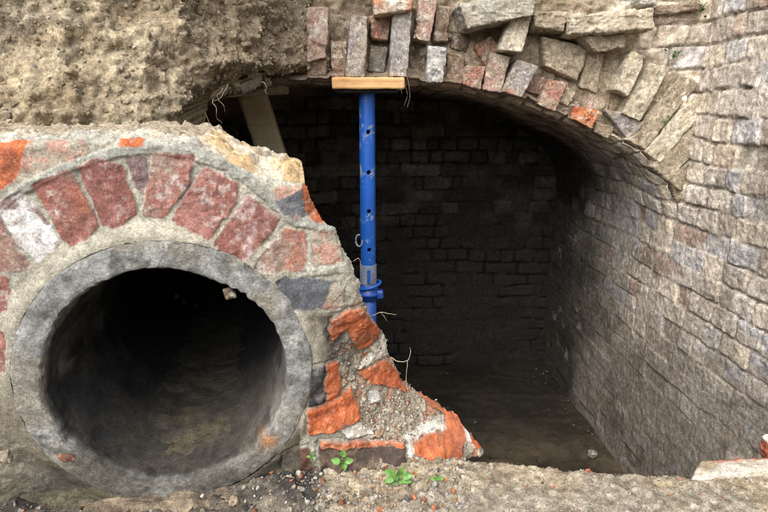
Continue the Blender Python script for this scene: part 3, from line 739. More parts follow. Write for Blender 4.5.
# subdivide the profile for relief
tt = np.linspace(0, len(pr)-1, 1); 
fine = []
for a, b in zip(pr[:-1], pr[1:]):
    n = 4 if b[1] < .05 and a[1] < .06 else 1
    for k in range(n): fine.append(a+(b-a)*k/n)
pr = np.array(fine+[pr[-1]])
th = np.linspace(0, 2*math.pi, NA, endpoint=False)
TH, K = np.meshgrid(th, np.arange(len(pr)), indexing='ij')
r0 = pr[K, 0]; t0 = pr[K, 1]; inn = pr[K, 2]
lobe = fbm(np.stack([np.cos(TH), np.sin(TH), np.zeros_like(TH)], -1), 2.5, 4, 600)
S3 = np.stack([np.cos(TH)*r0, np.sin(TH)*r0, t0], -1)
lipm = np.exp(-((t0-.0)/.03)**2)*inn
rr = r0+lobe*.005*lipm+np.minimum(0, fbm(np.stack([np.cos(TH), np.sin(TH), np.zeros_like(TH)], -1), 9, 3, 602)+.1)*-.010*lipm
rr = rr-.0062-.0043*inn+fbm(S3, 40, 4, 604)*.0025+fbm(S3, 120, 2, 606)*.0012
ti = t0+fbm(S3, 35, 4, 608)*.003+fbm(S3, 130, 3, 609)*.0012
du, dvv = .017-.001*inn, -.0135-.0055*inn
Pp = HO+((np.cos(TH)*rr+du)[..., None])*HU+((np.sin(TH)*rr+dvv)[..., None])*HZ+ti[..., None]*HN
n1, n2 = fbm(S3, 22, 4, 610), fbm(S3, 70, 3, 611)
pc = lerp(CONC*.82, CONC*1.2, sst(-.35, .4, n1)); pc = lerp(pc, C3(.20, .205, .205), sst(.0, .4, fbm(S3, 9, 4, 612))*.5)
pc = lerp(pc, C3(.42, .42, .39), sst(.12, .4, n2)*.45); pc = lerp(pc, C3(.10, .09, .08), sst(.2, .4, fbm(S3, 55, 4, 613))*.7); pc = lerp(pc, C3(.30, .26, .19), sst(.05, .4, fbm(S3, 12, 4, 617))*.5)
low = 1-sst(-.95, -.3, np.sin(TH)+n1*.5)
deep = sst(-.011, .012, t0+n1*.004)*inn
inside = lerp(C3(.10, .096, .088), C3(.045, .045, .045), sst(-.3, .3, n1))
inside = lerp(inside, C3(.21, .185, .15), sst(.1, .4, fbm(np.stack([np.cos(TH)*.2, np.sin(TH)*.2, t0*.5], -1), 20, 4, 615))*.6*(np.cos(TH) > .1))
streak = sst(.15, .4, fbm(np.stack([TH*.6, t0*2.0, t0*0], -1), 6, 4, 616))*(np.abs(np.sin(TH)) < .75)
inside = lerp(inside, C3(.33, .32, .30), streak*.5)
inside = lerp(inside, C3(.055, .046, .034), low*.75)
inside = lerp(inside, C3(.016, .016, .016), sst(.06, .42, t0+n1*.15))  # bore colour fades to black with depth, as painted shade
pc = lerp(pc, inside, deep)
pc = lerp(pc, C3(.10, .09, .07), (1-sst(-1.0, -.42, np.sin(TH)+fbm(S3, 14, 4, 619)*.45))*(1-deep)*.9)
pc = pc*(1+.35*fbm(S3, 110, 2, 618))[..., None]
pc = lerp(pc, C3(.45, .19, .07), (np.exp(-((TH-5.58)/.06)**2)*np.exp(-((r0-.205)/.012)**2))*(t0 < .02)*.9)
Vp = Pp.reshape(-1, 3)
I = np.arange(NA*len(pr)).reshape(NA, len(pr)); I2 = np.roll(I, -1, 0)
Fp = np.stack([I[:, :-1], I2[:, :-1], I2[:, 1:], I[:, 1:]], -1).reshape(-1, 4)
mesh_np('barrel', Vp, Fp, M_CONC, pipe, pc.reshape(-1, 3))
# plug added to close the far end and keep the bore dark
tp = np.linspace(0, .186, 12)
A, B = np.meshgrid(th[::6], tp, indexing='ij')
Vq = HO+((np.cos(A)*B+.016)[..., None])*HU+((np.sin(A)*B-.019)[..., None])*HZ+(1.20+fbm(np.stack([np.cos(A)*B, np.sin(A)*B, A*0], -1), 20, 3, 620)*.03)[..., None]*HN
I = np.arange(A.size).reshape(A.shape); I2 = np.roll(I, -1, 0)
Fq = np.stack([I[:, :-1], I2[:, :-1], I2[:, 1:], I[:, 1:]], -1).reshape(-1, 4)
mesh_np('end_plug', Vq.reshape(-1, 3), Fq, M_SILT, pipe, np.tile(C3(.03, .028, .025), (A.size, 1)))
# chip of mortar hanging inside the rim
q = [plane_uv(a, b) for a, b in ((219, 289), (231, 288), (236, 298), (226, 301))]
W, F, L = rough_prism([HO+u*HU+v*HZ-HN*.004 for u, v in q], .02, n=(14, 12, 10), rnd=.006, amp=.006, seed=90)
mesh_np('mortar_flake', W, F, M_CONC, pipe, brick_col(W, 'dark', 2)*1.3)
# silt in the invert
ts = np.linspace(.025, 1.2, 150); us = np.linspace(-1, 1, 70)
TS, US = np.meshgrid(ts, us, indexing='ij')
S3 = np.stack([US*.1, TS, np.zeros_like(TS)], -1)
wid = .082+.03*fbm(np.stack([TS, TS*0, TS*0], -1), 5, 3, 630)
xx = US*wid; bot = -np.sqrt(np.maximum(.180**2-xx**2, 0))-.019
top_ = bot+(1-US**2)*.010*(.3+sst(.02, .16, TS))+fbm(S3, 30, 4, 631)*.005-.0045
Ps = HO+(xx+.016)[..., None]*HU+top_[..., None]*HZ+TS[..., None]*HN
scx = lerp(C3(.06, .053, .042), C3(.105, .085, .055), sst(-.1, .5, fbm(S3, 16, 4, 633)))
scx = lerp(scx, C3(.05, .045, .035), sst(.10, .5, TS+fbm(S3, 9, 3, 634)*.15))  # shade of the bore painted into the silt further in
silt = mesh_np('silt', Ps, grid_faces(*TS.shape, flip=True), M_SILT, None, scx)
tag(silt, 'thin brown silt lying along the bottom of the drain pipe', 'silt', kind='stuff')

# ============================================================ ground: working ledge in front, tunnel floor, land above
Xg = np.r_[np.arange(-3.2, -.8, .03), np.arange(-.8, 1.0, .0042), np.arange(1.0, 1.26, .02)]; Yq = np.r_[np.arange(-2.6, .5, .05), np.arange(.5, 1.0, .0042)]
XX, YY = np.meshgrid(Xg, Yq, indexing='ij')
P0 = np.stack([XX, YY, np.ones_like(XX)], -1)
f1, f2, idr = worley(P0, 60, 700); g1, g2, idr2 = worley(P0, 140, 705)
zz = 1.0+fbm(P0, 4, 3, 710)*.014+ridge(P0, 14, 3, 712)*.006+(idr-.5)*.010+(1-f1)*.004+(idr2-.5)*.004+fbm(P0, 80, 3, 714)*.004
leftd = sst(.05, -.15, XX)
zz = 1.0+(zz-1.0)*(1-.5*sst(.08, .22, XX))-.014*leftd+sst(-.47, -.60, XX)*(.030+fbm(P0, 9, 4, 716)*.022)*sst(.62, .74, YY)+np.exp(-((XX+.14)/.06)**2)*sst(.72, .80, YY)*.020
gc = lerp(C3(.25, .20, .13), C3(.37, .305, .205), sst(-.3, .4, fbm(P0, 13, 4, 720)))
gc = lerp(gc, lerp(C3(.20, .18, .155), C3(.36, .33, .28), idr), sst(-.2, .3, fbm(P0, 7, 3, 722))*.5)
gc = lerp(gc, C3(.47, .42, .34), (idr2 > .85)*.6)
gc = gc*(1+.4*fbm(P0, 100, 2, 721))[..., None]
dk = sst(.02, -.16, XX+fbm(P0, 6, 3, 724)*.2)
gc = lerp(gc, lerp(C3(.07, .06, .05), C3(.19, .16, .12), sst(-.2, .4, fbm(P0, 20, 4, 726))), dk*.9)
leftmud = sst(-.44, -.56, XX+fbm(P0, 12, 3, 729)*.08)
gc = lerp(gc, lerp(C3(.05, .046, .04), C3(.20, .16, .11), sst(-.1, .4, fbm(P0, 24, 5, 730, .6))), leftmud*.9)
px, py = proj(P0)
mud = sst(-6, 8, sdf(px+fbm(P0, 25, 2, 727)*6, py+fbm(P0, 25, 2, 728)*5, [(268, 478), (292, 466), (322, 472), (318, 500), (280, 500)]))
gc = lerp(gc, C3(.045, .043, .04), mud*.85)
edge_px = np.array([(-300, 500), (280, 480), (440, 452), (470, 455), (500, 461), (540, 466), (600, 470), (660, 472), (700, 470), (768, 461), (900, 452)], float)
eg = np.array([on_z(a, b, 1.0)[:2] for a, b in edge_px])
Ye = np.interp(XX, eg[:, 0], eg[:, 1])+fbm(P0, 12, 4, 730)*.016+fbm(P0, 60, 3, 731)*.006
Ye = np.where(XX < .1, 1.2, Ye)
ed = Ye-YY
zz = zz-(1-sst(0, .022, ed))*.012
jm = ed > 0
P = np.stack([XX, YY, zz], -1)
V, F, c = compact(P.reshape(-1, 3), grid_faces(*XX.shape, cellmask(jm)), gc.reshape(-1, 3))
V, F, c = skirt(V, F, c, [(0, 0, -.02), (0, -.01, -.25), (0, 0, -1.08)])
ledge = mesh_np('ground', V, F, M_GROUND, None, c); tag(ledge, kind='structure')
GR = P[jm & (px > -30) & (px < 800) & (py < 540) & (ed > .004)]
GPX = proj(GR)[0]

Xf = np.arange(-1.3, 1.3, .014); Yf = np.arange(.75, YB+.1, .014)
XX, YY = np.meshgrid(Xf, Yf, indexing='ij'); P0 = np.stack([XX, YY, np.zeros_like(XX)], -1)
zz = fbm(P0, 3, 3, 740)*.03+ridge(P0, 12, 3, 742)*.006+fbm(P0, 40, 3, 743)*.005
fc = lerp(C3(.050, .039, .026), C3(.088, .068, .044), sst(-.3, .4, fbm(P0, 6, 4, 745))); fc = lerp(fc, C3(.018, .016, .013), sst(2.2, 2.9, YY+fbm(P0, 4, 3, 746)*.3)*.8)  # mud colour, with tunnel shade painted in towards the back
fl = mesh_np('floor', np.stack([XX, YY, zz], -1), grid_faces(*XX.shape), M_SILT, None, fc); tag(fl, kind='structure')

# land above the trench: one sheet to the horizon with the trench cut through it
zt = 2.66
outer = [(-250, -250), (250, -250), (250, 400), (-250, 400)]; inner = [(-2.9, -7.0), (AX+.2, -7.0), (AX+.2, 2.2), (-2.9, 2.2)]
V = np.array([(x, y, zt) for x, y in outer]+[(x, y, zt) for x, y in inner]+[(x, y, .8) for x, y in inner], float)
F = np.array([[0, 1, 5, 4], [1, 2, 6, 5], [2, 3, 7, 6], [3, 0, 4, 7], [4, 5, 9, 8], [7, 4, 8, 11]])
V[6:8, 1] = 2.05
land = mesh_np('terrain', V, F, M_GROUND, None, np.tile(C3(.22, .18, .11), (12, 1)), smooth=False); tag(land, kind='structure')

# ============================================================ timber and prop
def slab(name, mat, parent, x0, x1, y0, y1, z0, z1, seed, n=(30, 6, 20), amp=.0012, rnd=.003, rot=None, origin=None):
    W, F, L = rough_prism([(x0, y0, z0), (x1, y0, z0), (x1, y0, z1), (x0, y0, z1)], y1-y0, n=n, rnd=rnd, amp=amp, seed=seed)
    if rot is not None: W = rot(W)
    return mesh_np(name, W, F, mat, parent, origin=origin)
a = on_y(331.5, 76.5, 1.93); b = on_y(404.5, 90, 1.93)
zt0 = on_y(368, 77, 1.93)[2]; zb0 = on_y(368, 89, 1.93)[2]
pad = slab('timber_pad', M_NEWWOOD, None, a[0], b[0], 1.93, 2.20, zb0, zt0, 3, origin=((a[0]+b[0])/2, 2.06, zb0))
tag(pad, 'fresh yellow softwood board clamped flat between the blue prop and the arch bricks', 'timber')

def tube(pts, rad, sides=14, caps=True):
    pts = np.asarray(pts, float); rad = np.broadcast_to(np.asarray(rad, float), (len(pts),))
    T = np.gradient(pts, axis=0); T /= np.linalg.norm(T, axis=1, keepdims=True)+1e-12
    up = np.array([0, 0, 1.]) if abs(T[0, 2]) < .9 else np.array([1., 0, 0])
    A = np.cross(T, up); A /= np.linalg.norm(A, axis=1, keepdims=True)+1e-12; B = np.cross(T, A)
    th = np.linspace(0, 2*math.pi, sides, endpoint=False)
    V = pts[:, None]+rad[:, None, None]*(np.cos(th)[None, :, None]*A[:, None]+np.sin(th)[None, :, None]*B[:, None])
    n = len(pts); I = np.arange(n*sides).reshape(n, sides); J = np.roll(I, -1, 1)
    F = np.stack([I[:-1], J[:-1], J[1:], I[1:]], -1).reshape(-1, 4)
    V = V.reshape(-1, 3)
    if caps:
        V = np.concatenate([V, pts[:1], pts[-1:]]); c0, c1 = n*sides, n*sides+1
        F = np.concatenate([F, np.stack([np.full(sides, c0), J[0], I[0], I[0]], 1)[:, [0, 1, 2, 2]], np.stack([np.full(sides, c1), I[-1], J[-1], J[-1]], 1)])
    return V, F
def tube_obj(name, pts, rad, mat, parent=None, sides=14, col=None, origin=None, caps=True):
    V, F = tube(pts, rad, sides, caps)
    # caps are triangles stored as quads with a doubled corner: split them off
    me = bpy.data.meshes.new(name)
    loc = wloc(parent) if parent is not None else (np.asarray(origin) if origin is not None else np.zeros(3))
    me.from_pydata([tuple(v) for v in V-loc], [], [tuple(dict.fromkeys(int(i) for i in f)) for f in F])
    for p in me.polygons: p.use_smooth = True
    me.materials.append(mat)
    o = bpy.data.objects.new(name, me); COL.objects.link(o)
    if parent is not None: o.parent = parent
    elif origin is not None: o.location = Vector([float(c) for c in loc])
    return o
PY = 2.03
pxx = on_y(367.5, 160, PY)[0]
zc = on_y(368, 264, PY)[2]                                  # top of the threaded collar
prop = thing('steel_prop', (pxx, PY, .01), 'bright blue adjustable steel prop standing in the tunnel under the wooden board', 'prop')
RI, RO = .0285, .0300
# inner tube with real pin holes through it
def holed_tube(name, r, z0, z1, holes, hr, parent, mat):
    na, nz = 96, int((z1-z0)/.003)
    th = np.linspace(0, 2*math.pi, na, endpoint=False); zs = np.linspace(z0, z1, nz)
    TH, Z = np.meshgrid(th, zs, indexing='ij')
    bad = np.zeros_like(TH, bool)
    # holes face the camera side and the far side
    xs = TH.copy(); zz = Z.copy()
    for a0 in (-math.pi/2+.12, math.pi/2+.12):
        da = (TH-a0+math.pi) % (2*math.pi)-math.pi
        for hz in holes:
            dx, dz = da*r, Z-hz; dd = np.hypot(dx, dz)
            bad |= dd < hr*.72
            s = np.where((dd < hr*1.35) & (dd >= hr*.72), hr/np.maximum(dd, 1e-6), 1)
            k = np.clip((hr*1.35-dd)/(hr*.6), 0, 1)
            s = 1+(s-1)*k
            xs = np.where(dd < hr*1.35, xs+da*(s-1), xs); zz = np.where(dd < hr*1.35, zz+dz*(s-1), zz)
    V = np.stack([pxx+np.cos(xs)*r, PY+np.sin(xs)*r, zz], -1).reshape(-1, 3)
    I = np.arange(na*nz).reshape(na, nz); J = np.roll(I, -1, 0); bj = np.roll(bad, -1, 0)
    q = np.stack([I[:, :-1], J[:, :-1], J[:, 1:], I[:, 1:]], -1)
    ok = ~(bad[:, :-1] | bj[:, :-1] | bj[:, 1:] | bad[:, 1:])
    V, F, _ = compact(V, q[ok], None)
    o = mesh_np(name, V, F, mat, parent)
    md = o.modifiers.new('wall', 'SOLIDIFY'); md.thickness = .004; md.offset = -1
    return o
hz = [on_y(367.5, y, PY-RI)[2] for y in (132, 172.5, 211.5, 250)]
holed_tube('inner_tube', RI, zc-.10, zb0-.010, hz, .0078, prop, M_BLUE)
tube_obj('outer_tube', [(pxx, PY, z) for z in (.02, .3, .7, zc-.06)], RO, M_BLUE2, prop, 32)
# threaded sleeve
zs = np.linspace(zc-.075, zc, 200)
tube_obj('threaded_sleeve', [(pxx, PY, z) for z in zs], RO+.0012+.0011*np.sin(zs*2*math.pi/.0062), M_STEEL, prop, 32)
# slot strip in the sleeve
slab('slot_pin', M_BLUE, prop, pxx-.005, pxx+.007, PY-RO-.006, PY-RO+.004, zc-.068, zc-.012, 21, n=(6, 16, 4), rnd=.002, amp=.0006)
zn = on_y(368, 293, PY)[2]
nut = tube_obj('collar_nut', [(pxx, PY, zn+z) for z in (-.024, -.022, -.008, -.006, .006, .008, .020, .022)], [.034, .037, .037, .042, .042, .036, .036, .034], M_BLUE2, prop, 28)
for sgn in (-1, 1):
    slab('nut_lug', M_BLUE2, nut, pxx+(.030 if sgn > 0 else -.062), pxx+(.056 if sgn > 0 else -.030), PY-.026, PY+.006, zn-.018, zn+.016, 30+sgn, n=(8, 8, 8), rnd=.006, amp=.0012)
zh = zn+.028
hp = [(pxx+.006+.040*math.cos(t), PY+.040*math.sin(t), zh+.012*math.cos(t)+.004) for t in np.linspace(-math.pi*1.02, math.pi*.25, 40)]
tube_obj('nut_handle', hp, .0062, M_BLUE, prop, 10)
# G-pin hanging on the tube
zp = on_y(356, 240, PY)[2]
gp = [(pxx-.034-.012*math.sin(t), PY-.012+.006*math.sin(t), zp+.022*math.cos(t)) for t in np.linspace(-.3, math.pi*1.5, 30)]
tube_obj('locking_pin', gp+[(pxx-.02, PY-.012, zp+.004), (pxx+.0, PY-.012, zp+.004)], .0036, M_STEEL, prop, 8)
slab('head_plate', M_DARK, prop, pxx-.105, pxx+.105, 1.96, 2.12, zb0-.0105, zb0-.002, 40, n=(8, 2, 8), amp=.0003, rnd=.001)
slab('base_plate', M_DARK, prop, pxx-.075, pxx+.075, PY-.075, PY+.075, .01, .022, 41, n=(8, 2, 8), amp=.0003, rnd=.001)

# old timbers propping the left part of the vault
Yp = 2.42
t0, t1 = on_y(250.5, 93, Yp), on_y(300, 240, Yp)
dv = (t1-t0); ln = np.linalg.norm(dv); ez = -dv/ln; exv = np.array([ez[2], 0, -ez[0]])
hw = .058
foot = t0+dv*3.0
q = [foot-exv*hw, foot+exv*hw, t0+exv*hw, t0-exv*hw]
W, F, L = rough_prism(q, .06, n=(8, 60, 6), rnd=.004, amp=.0015, seed=50)
post = mesh_np('timber_post', W, F, M_OLDWOOD, None, origin=W.min(0)*[0, 0, 1]+W.mean(0)*[1, 1, 0]); tag(post, 'weathered timber plank leaning upright in the dark hollow left of the blue prop', 'timber')
h0, h1 = on_y(224, 94, 2.30), on_y(276, 84, 2.30)
q = [on_y(222, 97, 2.30), on_y(282, 93, 2.30), on_y(282, 83, 2.30), on_y(222, 88, 2.30)]
W, F, L = rough_prism(q, .22, n=(30, 8, 12), rnd=.004, amp=.002, seed=52)
hb = mesh_np('timber_board', W, F, M_OLDWOOD, None, origin=W.mean(0)); tag(hb, 'short dark timber board resting across the top of the leaning plank', 'timber')

# ============================================================ stones and gravel
def ico():
    t = (1+5**.5)/2
    V = np.array([(-1, t, 0), (1, t, 0), (-1, -t, 0), (1, -t, 0), (0, -1, t), (0, 1, t), (0, -1, -t), (0, 1, -t), (t, 0, -1), (t, 0, 1), (-t, 0, -1), (-t, 0, 1)], float)
    F = [(0, 11, 5), (0, 5, 1), (0, 1, 7), (0, 7, 10), (0, 10, 11), (1, 5, 9), (5, 11, 4), (11, 10, 2), (10, 7, 6), (7, 1, 8), (3, 9, 4), (3, 4, 2), (3, 2, 6), (3, 6, 8), (3, 8, 9), (4, 9, 5), (2, 4, 11), (6, 2, 10), (8, 6, 7), (9, 8, 1)]
    V /= np.linalg.norm(V[0])
    def sub(V, F):
        V = list(map(tuple, V)); mid = {}; G = []
        def mp(a, b):
            k = (min(a, b), max(a, b))
            if k not in mid:
                p = (np.array(V[a])+np.array(V[b])); p /= np.linalg.norm(p); V.append(tuple(p)); mid[k] = len(V)-1
            return mid[k]
        for a, b, c in F:
            x, y, z = mp(a, b), mp(b, c), mp(c, a); G += [(a, x, z), (b, y, x), (c, z, y), (x, y, z)]
        return np.array(V), G
    V1, F1 = sub(V, F); V2, F2 = sub(V1, F1); V3, F3 = sub(V2, F2)
    return (V1, np.array(F1)), (V2, np.array(F2)), (V3, np.array(F3))
ICO1, ICO2, ICO3 = ico()
def rock(V0, size, seed, flat=.7, ang=.35):
    r = np.random.default_rng(seed)
    A = np.linalg.qr(r.normal(size=(3, 3)))[0]
    V = V0.copy()
    for _ in range(7):                               # shave facets
        n = r.normal(size=3); n /= np.linalg.norm(n); h = r.uniform(.55, .95)
        dd = V@n-h; V = V-np.outer(np.maximum(dd, 0), n)*.9
    V = V*(1+.22*vn(V0+seed*1.3, 1.6, seed)+.10*vn(V0+seed*1.3, 4, seed+1))[:, None]
    V = V*np.array([1, r.uniform(.6, .95), r.uniform(.4, flat)])*size
    return V@A.T
def scatter(name, pts, n, smin, smax, palette, mat, label, cat, seed, sink=.25, powr=2.5, big=False):
    r = np.random.default_rng(seed)
    Vs, Fs, Cs, off = [], [], [], 0
    V0, F0 = ICO2 if big else ICO1
    idx = r.integers(0, len(pts), n)
    for k in range(n):
        s = smin+(smax-smin)*r.random()**powr
        V = rock(V0, s, seed*1000+k)+pts[idx[k]]+np.array([0, 0, s*sink])
        c = np.array(palette[r.integers(0, len(palette))])*r.uniform(.75, 1.25)
        Vs.append(V); Fs.append(F0+off); Cs.append(np.tile(c, (len(V), 1))); off += len(V)
    o = mesh_np(name, np.concatenate(Vs), np.concatenate(Fs), mat, None, np.concatenate(Cs), smooth=True)
    return tag(o, label, cat, kind='stuff')
GP = [(.30, .26, .20), (.42, .38, .31), (.22, .19, .16), (.50, .47, .42), (.36, .28, .18), (.12, .11, .10), (.42, .16, .08), (.33, .30, .27), (.27, .22, .15)]
GR2 = [(.36, .31, .23), (.44, .39, .31), (.30, .26, .20), (.55, .52, .46), (.40, .33, .24), (.15, .135, .12), (.42, .18, .10), (.33, .28, .21)]
rgt_pts = GR[GPX > 300]; lft_pts = GR[GPX < 330]
scatter('gravel', rgt_pts, 800, .0008, .0034, GP, M_STONE, 'loose gritty gravel strewn over the ledge in front of the tunnel', 'gravel', 3)
scatter('gravel', lft_pts, 2400, .0010, .0060, GP+[(.08, .075, .07), (.10, .09, .08), (.06, .055, .05), (.14, .12, .10), (.05, .05, .048)], M_STONE, 'dark wet gravel and crumbs under the pipe mouth', 'gravel', 4)
scatter('crumbs', GR[GPX > 300], 3000, .0006, .0024, [(.25, .20, .13), (.33, .27, .18), (.20, .165, .11), (.40, .35, .27), (.24, .195, .135)], M_STONE, 'fine crumbs of tan soil covering the working ledge', 'soil', 9, powr=2.0)
nr = GR[(GPX > 290) & (GPX < 470)]
scatter('gravel', nr, 1100, .0015, .0065, GP, M_STONE, 'coarse gravel and brick crumbs heaped below the broken wall end', 'gravel', 5)
scatter('rubble', SLOPE, 2200, .0007, .0034, GR2, M_STONE, 'fine mortar rubble lying on the slope of the broken wall end', 'rubble', 6)
scatter('rubble', SLOPE2, 420, .001, .0050, GR2, M_STONE, 'coarse rubble packed between the broken orange bricks', 'rubble', 7)
EPAL = [(.34, .28, .19), (.42, .35, .245), (.28, .225, .15), (.24, .195, .13), (.32, .26, .175), (.37, .305, .21)]
scatter('clods', BANKPTS+np.array([0, .003, 0]), 5200, .0012, .0085, EPAL, M_EARTH, 'crumbly clods of clay standing out of the earth bank above the pipe', 'clods', 8, sink=-.2, powr=3.2)
scatter('pebbles', BANKPTS, 260, .0015, .0075, [(.50, .45, .36), (.42, .36, .27), (.30, .28, .25), (.46, .33, .18), (.20, .18, .16)], M_STONE, 'small pale stones stuck in the earth bank above the pipe', 'pebbles', 10, sink=0, powr=2.6)

r_ = np.random.default_rng(77)
FP = np.stack([r_.uniform(.1, 1.17, 4000), r_.uniform(1.9, 3.2, 4000), np.full(4000, .012)], -1)
FP = np.concatenate([FP, np.stack([1.17-np.abs(r_.normal(size=3000))*.06, r_.uniform(1.9, 3.2, 3000), np.full(3000, .014)], -1)])
scatter('rubble', FP, 150, .002, .011, [(.11, .09, .065), (.16, .14, .11), (.07, .055, .04), (.06, .05, .035), (.24, .22, .18), (.10, .06, .04)], M_STONE, 'scattered crumbs and small stones on the damp tunnel floor', 'rubble', 12, powr=4.0)
scatter('clods', BANKPTS+np.array([0, .006, 0]), 170, .008, .022, EPAL, M_EARTH, 'larger lumps of clay bulging from the earth bank above the pipe', 'clods', 13, sink=-.3, powr=1.8, big=True)
def one_rock(name, px_, py_, w_px, colr, label, cat, seed, on=None, flat=.7, group=None, P_=None):
    p = P_ if P_ is not None else on_z(px_, py_, 1.0 if on is None else on)
    dep = (p-CC)@CF; s = w_px/FOC*dep*.5
    V = rock(ICO3[0], s, seed, flat)
    V = V+fbm(V+seed, 8/s*.1, 3, seed)[:, None]*V*.08
    V = V+p+np.array([0, 0, -V[:, 2].min()*.75])
    S = (V-p)/s*.05+seed
    c = lerp(np.array(colr)*.8, np.array(colr)*1.15, sst(-.3, .3, fbm(S, 40, 3, seed)))
    c = lerp(c, C3(.25, .2, .14), sst(.1, .4, fbm(S, 25, 3, seed+1))*.5)
    o = mesh_np(name, V, ICO3[1], M_STONE, None, c, origin=p)
    return tag(o, label, cat, group)
def wall_pt(px_, py_, w=0):
    u, v = plane_uv(px_, py_, w); return HO+u*HU+v*HZ+w*HN
one_rock('stone', 592, 458, 14, (.40, .38, .33), 'single pale stone lying on the muddy tunnel floor by the side wall', 'stone', 21, on=.0, flat=.8)
one_rock('brick_fragment', 67, 462, 17, (.30, .13, .085), 'reddish brown brick fragment leaning on the lower left rim of the pipe', 'brick', 22, P_=wall_pt(67, 462, -.035))
one_rock('stone', 234, 505, 15, (.42, .33, .23), 'tan stone lying in front of the flat slab below the pipe', 'stone', 23)
one_rock('stone', 288, 484, 14, (.48, .38, .22), 'yellowish stone on the black mud below the pipe rim', 'stone', 24)
one_rock('brick_fragment', 323, 483, 9, (.45, .14, .06), 'thin orange brick shard standing in the gravel under the small seedling', 'brick', 25)
one_rock('mortar_lump', 9, 452, 22, (.34, .29, .22), 'grey brown mortar lump at the foot of the wall at far left', 'mortar', 26, P_=wall_pt(6, 462, -.03))
one_rock('mortar_lump', 371, 397, 20, (.50, .50, .47), 'whitish mortar lump lodged among the broken orange bricks', 'mortar', 27, P_=wall_pt(371, 400, .06), flat=.6)
one_rock('brick_fragment', 588, 474, 9, (.45, .13, .07), 'tiny red brick crumb on the ledge rim in front of the tunnel', 'brick', 28, flat=.5)
one_rock('stone', 94, 486, 12, (.50, .46, .40), 'small whitish crumb of stone just under the pipe rim', 'stone', 29)
one_rock('stone', 300, 492, 11, (.52, .46, .36), 'small cream stone at the edge of the black mud', 'stone', 30)
one_rock('stone', 572, 497, 7, (.55, .48, .36), 'tiny cream pebble on the bare soil of the ledge', 'stone', 31)
# flat slab in front of the pipe
q = [on_z(82, 513, .985), on_z(236, 513, .985), on_z(262, 491, .985), on_z(120, 497, .985)]
q = [p+np.array([0, 0, .012]) for p in q]
W, F, L = rough_prism(q, .05, n=(60, 24, 8), rnd=.010, amp=.005, seed=70, back=np.array([0, 0, -1.]))
sl = mesh_np('stone_slab', W, F[:, ::-1], M_GROUND, None, lerp(C3(.13, .10, .07), C3(.27, .215, .15), sst(-.25, .4, fbm(W, 30, 5, 71, .6))), origin=W.mean(0))
tag(sl, 'flat smooth brown slab set in the ground directly below the pipe mouth', 'stone')
# bricks at the right end of the ledge
q = [on_z(690, 482, 1.0), on_z(800, 474, 1.0), on_z(800, 458, 1.0), on_z(700, 466, 1.0)]
q = [p+np.array([0, 0, .008]) for p in q]
W, F, L = rough_prism(q, .05, n=(60, 14, 10), rnd=.008, amp=.005, seed=75, back=np.array([0, 0, -1.]))
px_, py_ = proj(W)
cc = lerp(C3(.52, .47, .39), C3(.42, .36, .28), sst(-.2, .4, fbm(W, 40, 3, 76)))
far = sst(.35, .8, L[:, 1]+fbm(W, 30, 3, 77)*.4)
cc = lerp(cc, C3(.36, .12, .07), far)
cc = lerp(cc, C3(.33, .26, .17), sst(.05, .4, fbm(W, 18, 3, 78)-(L[:, 0]+.6)*.6))
rb = mesh_np('broken_brick', W, F[:, ::-1], M_FACING, None, cc, origin=W.mean(0)); tag(rb, 'red brick capped in white mortar lying along the ledge rim by the side wall', 'brick')
q = [on_y(768, 462, .86), on_y(790, 462, .86), on_y(790, 442, .86), on_y(769, 441, .86)]
W, F, L = rough_prism(q, .022, n=(16, 20, 12), rnd=.006, amp=.004, seed=79)
cc = lerp(C3(.38, .12, .07), C3(.46, .2, .12), sst(-.2, .4, fbm(W, 40, 3, 80))); cc = lerp(cc, C3(.62, .58, .5), sst(.55, .9, L[:, 1]))
W[:, 2] -= 0
rb = mesh_np('broken_brick', W, F, M_FACING, None, cc, origin=W.mean(0)); tag(rb, 'upright red brick end at the far right edge against the side wall', 'brick')

# ============================================================ roots
def wander(p0, p1, n=16, amp=.01, seed=0):
    t = np.linspace(0, 1, n)[:, None]; p0 = np.asarray(p0); p1 = np.asarray(p1)
    L = p0*(1-t)+p1*t
    S = L*1.0
    off = np.stack([fbm(S+seed*.77, 22, 3, 800+seed), fbm(S+seed*.77, 22, 3, 900+seed), fbm(S+seed*.77, 22, 3, 1000+seed)], -1)
    return L+off*amp*np.sin(np.pi*t*.75+.0)**.7
def root(pts, rad, label, mat=M_ROOT, group=None, branches=(), name='dry_root'):
    rad = rad*.48; pts = np.asarray(pts); r = np.linspace(rad, rad*.35, len(pts))
    o = tube_obj(name, pts, r, mat, None, 6, origin=pts[0])
    tag(o, label, 'root', group)
    for b in branches:
        tube_obj('rootlet', b, np.linspace(rad*.6, rad*.2, len(b)), mat, o, 5) if False else None
        V = np.asarray(b)
        tube_obj('rootlet', V, np.linspace(rad*.65, rad*.25, len(V)), mat, o, 5)
    return o
Yr = 1.42
def rp(px_, py_, Y): return on_y(px_, py_, Y)
G1 = 'thin roots dangling from the earth bank at the hollow'
HR = [((222, 88), (221, 112), 'thin straight root hanging in front of the hollow'), ((214, 98), (224, 122), 'curling root hanging closest to the earth bank edge'),
      ((228, 84), (216, 104), 'short looping root under the earth overhang'), ((205, 112), (212, 140), 'root trailing down to the broken wall top'), ((262, 82), (268, 92), 'tiny root tip hanging under the short timber board')]
for i, (a_, b_, lab) in enumerate(HR):
    root(wander(rp(*a_, 1.50), rp(*b_, 1.46), 18, .03, i+3), .0016, lab, M_ROOT, G1)
G2 = 'wiry roots hanging beside the wooden board'
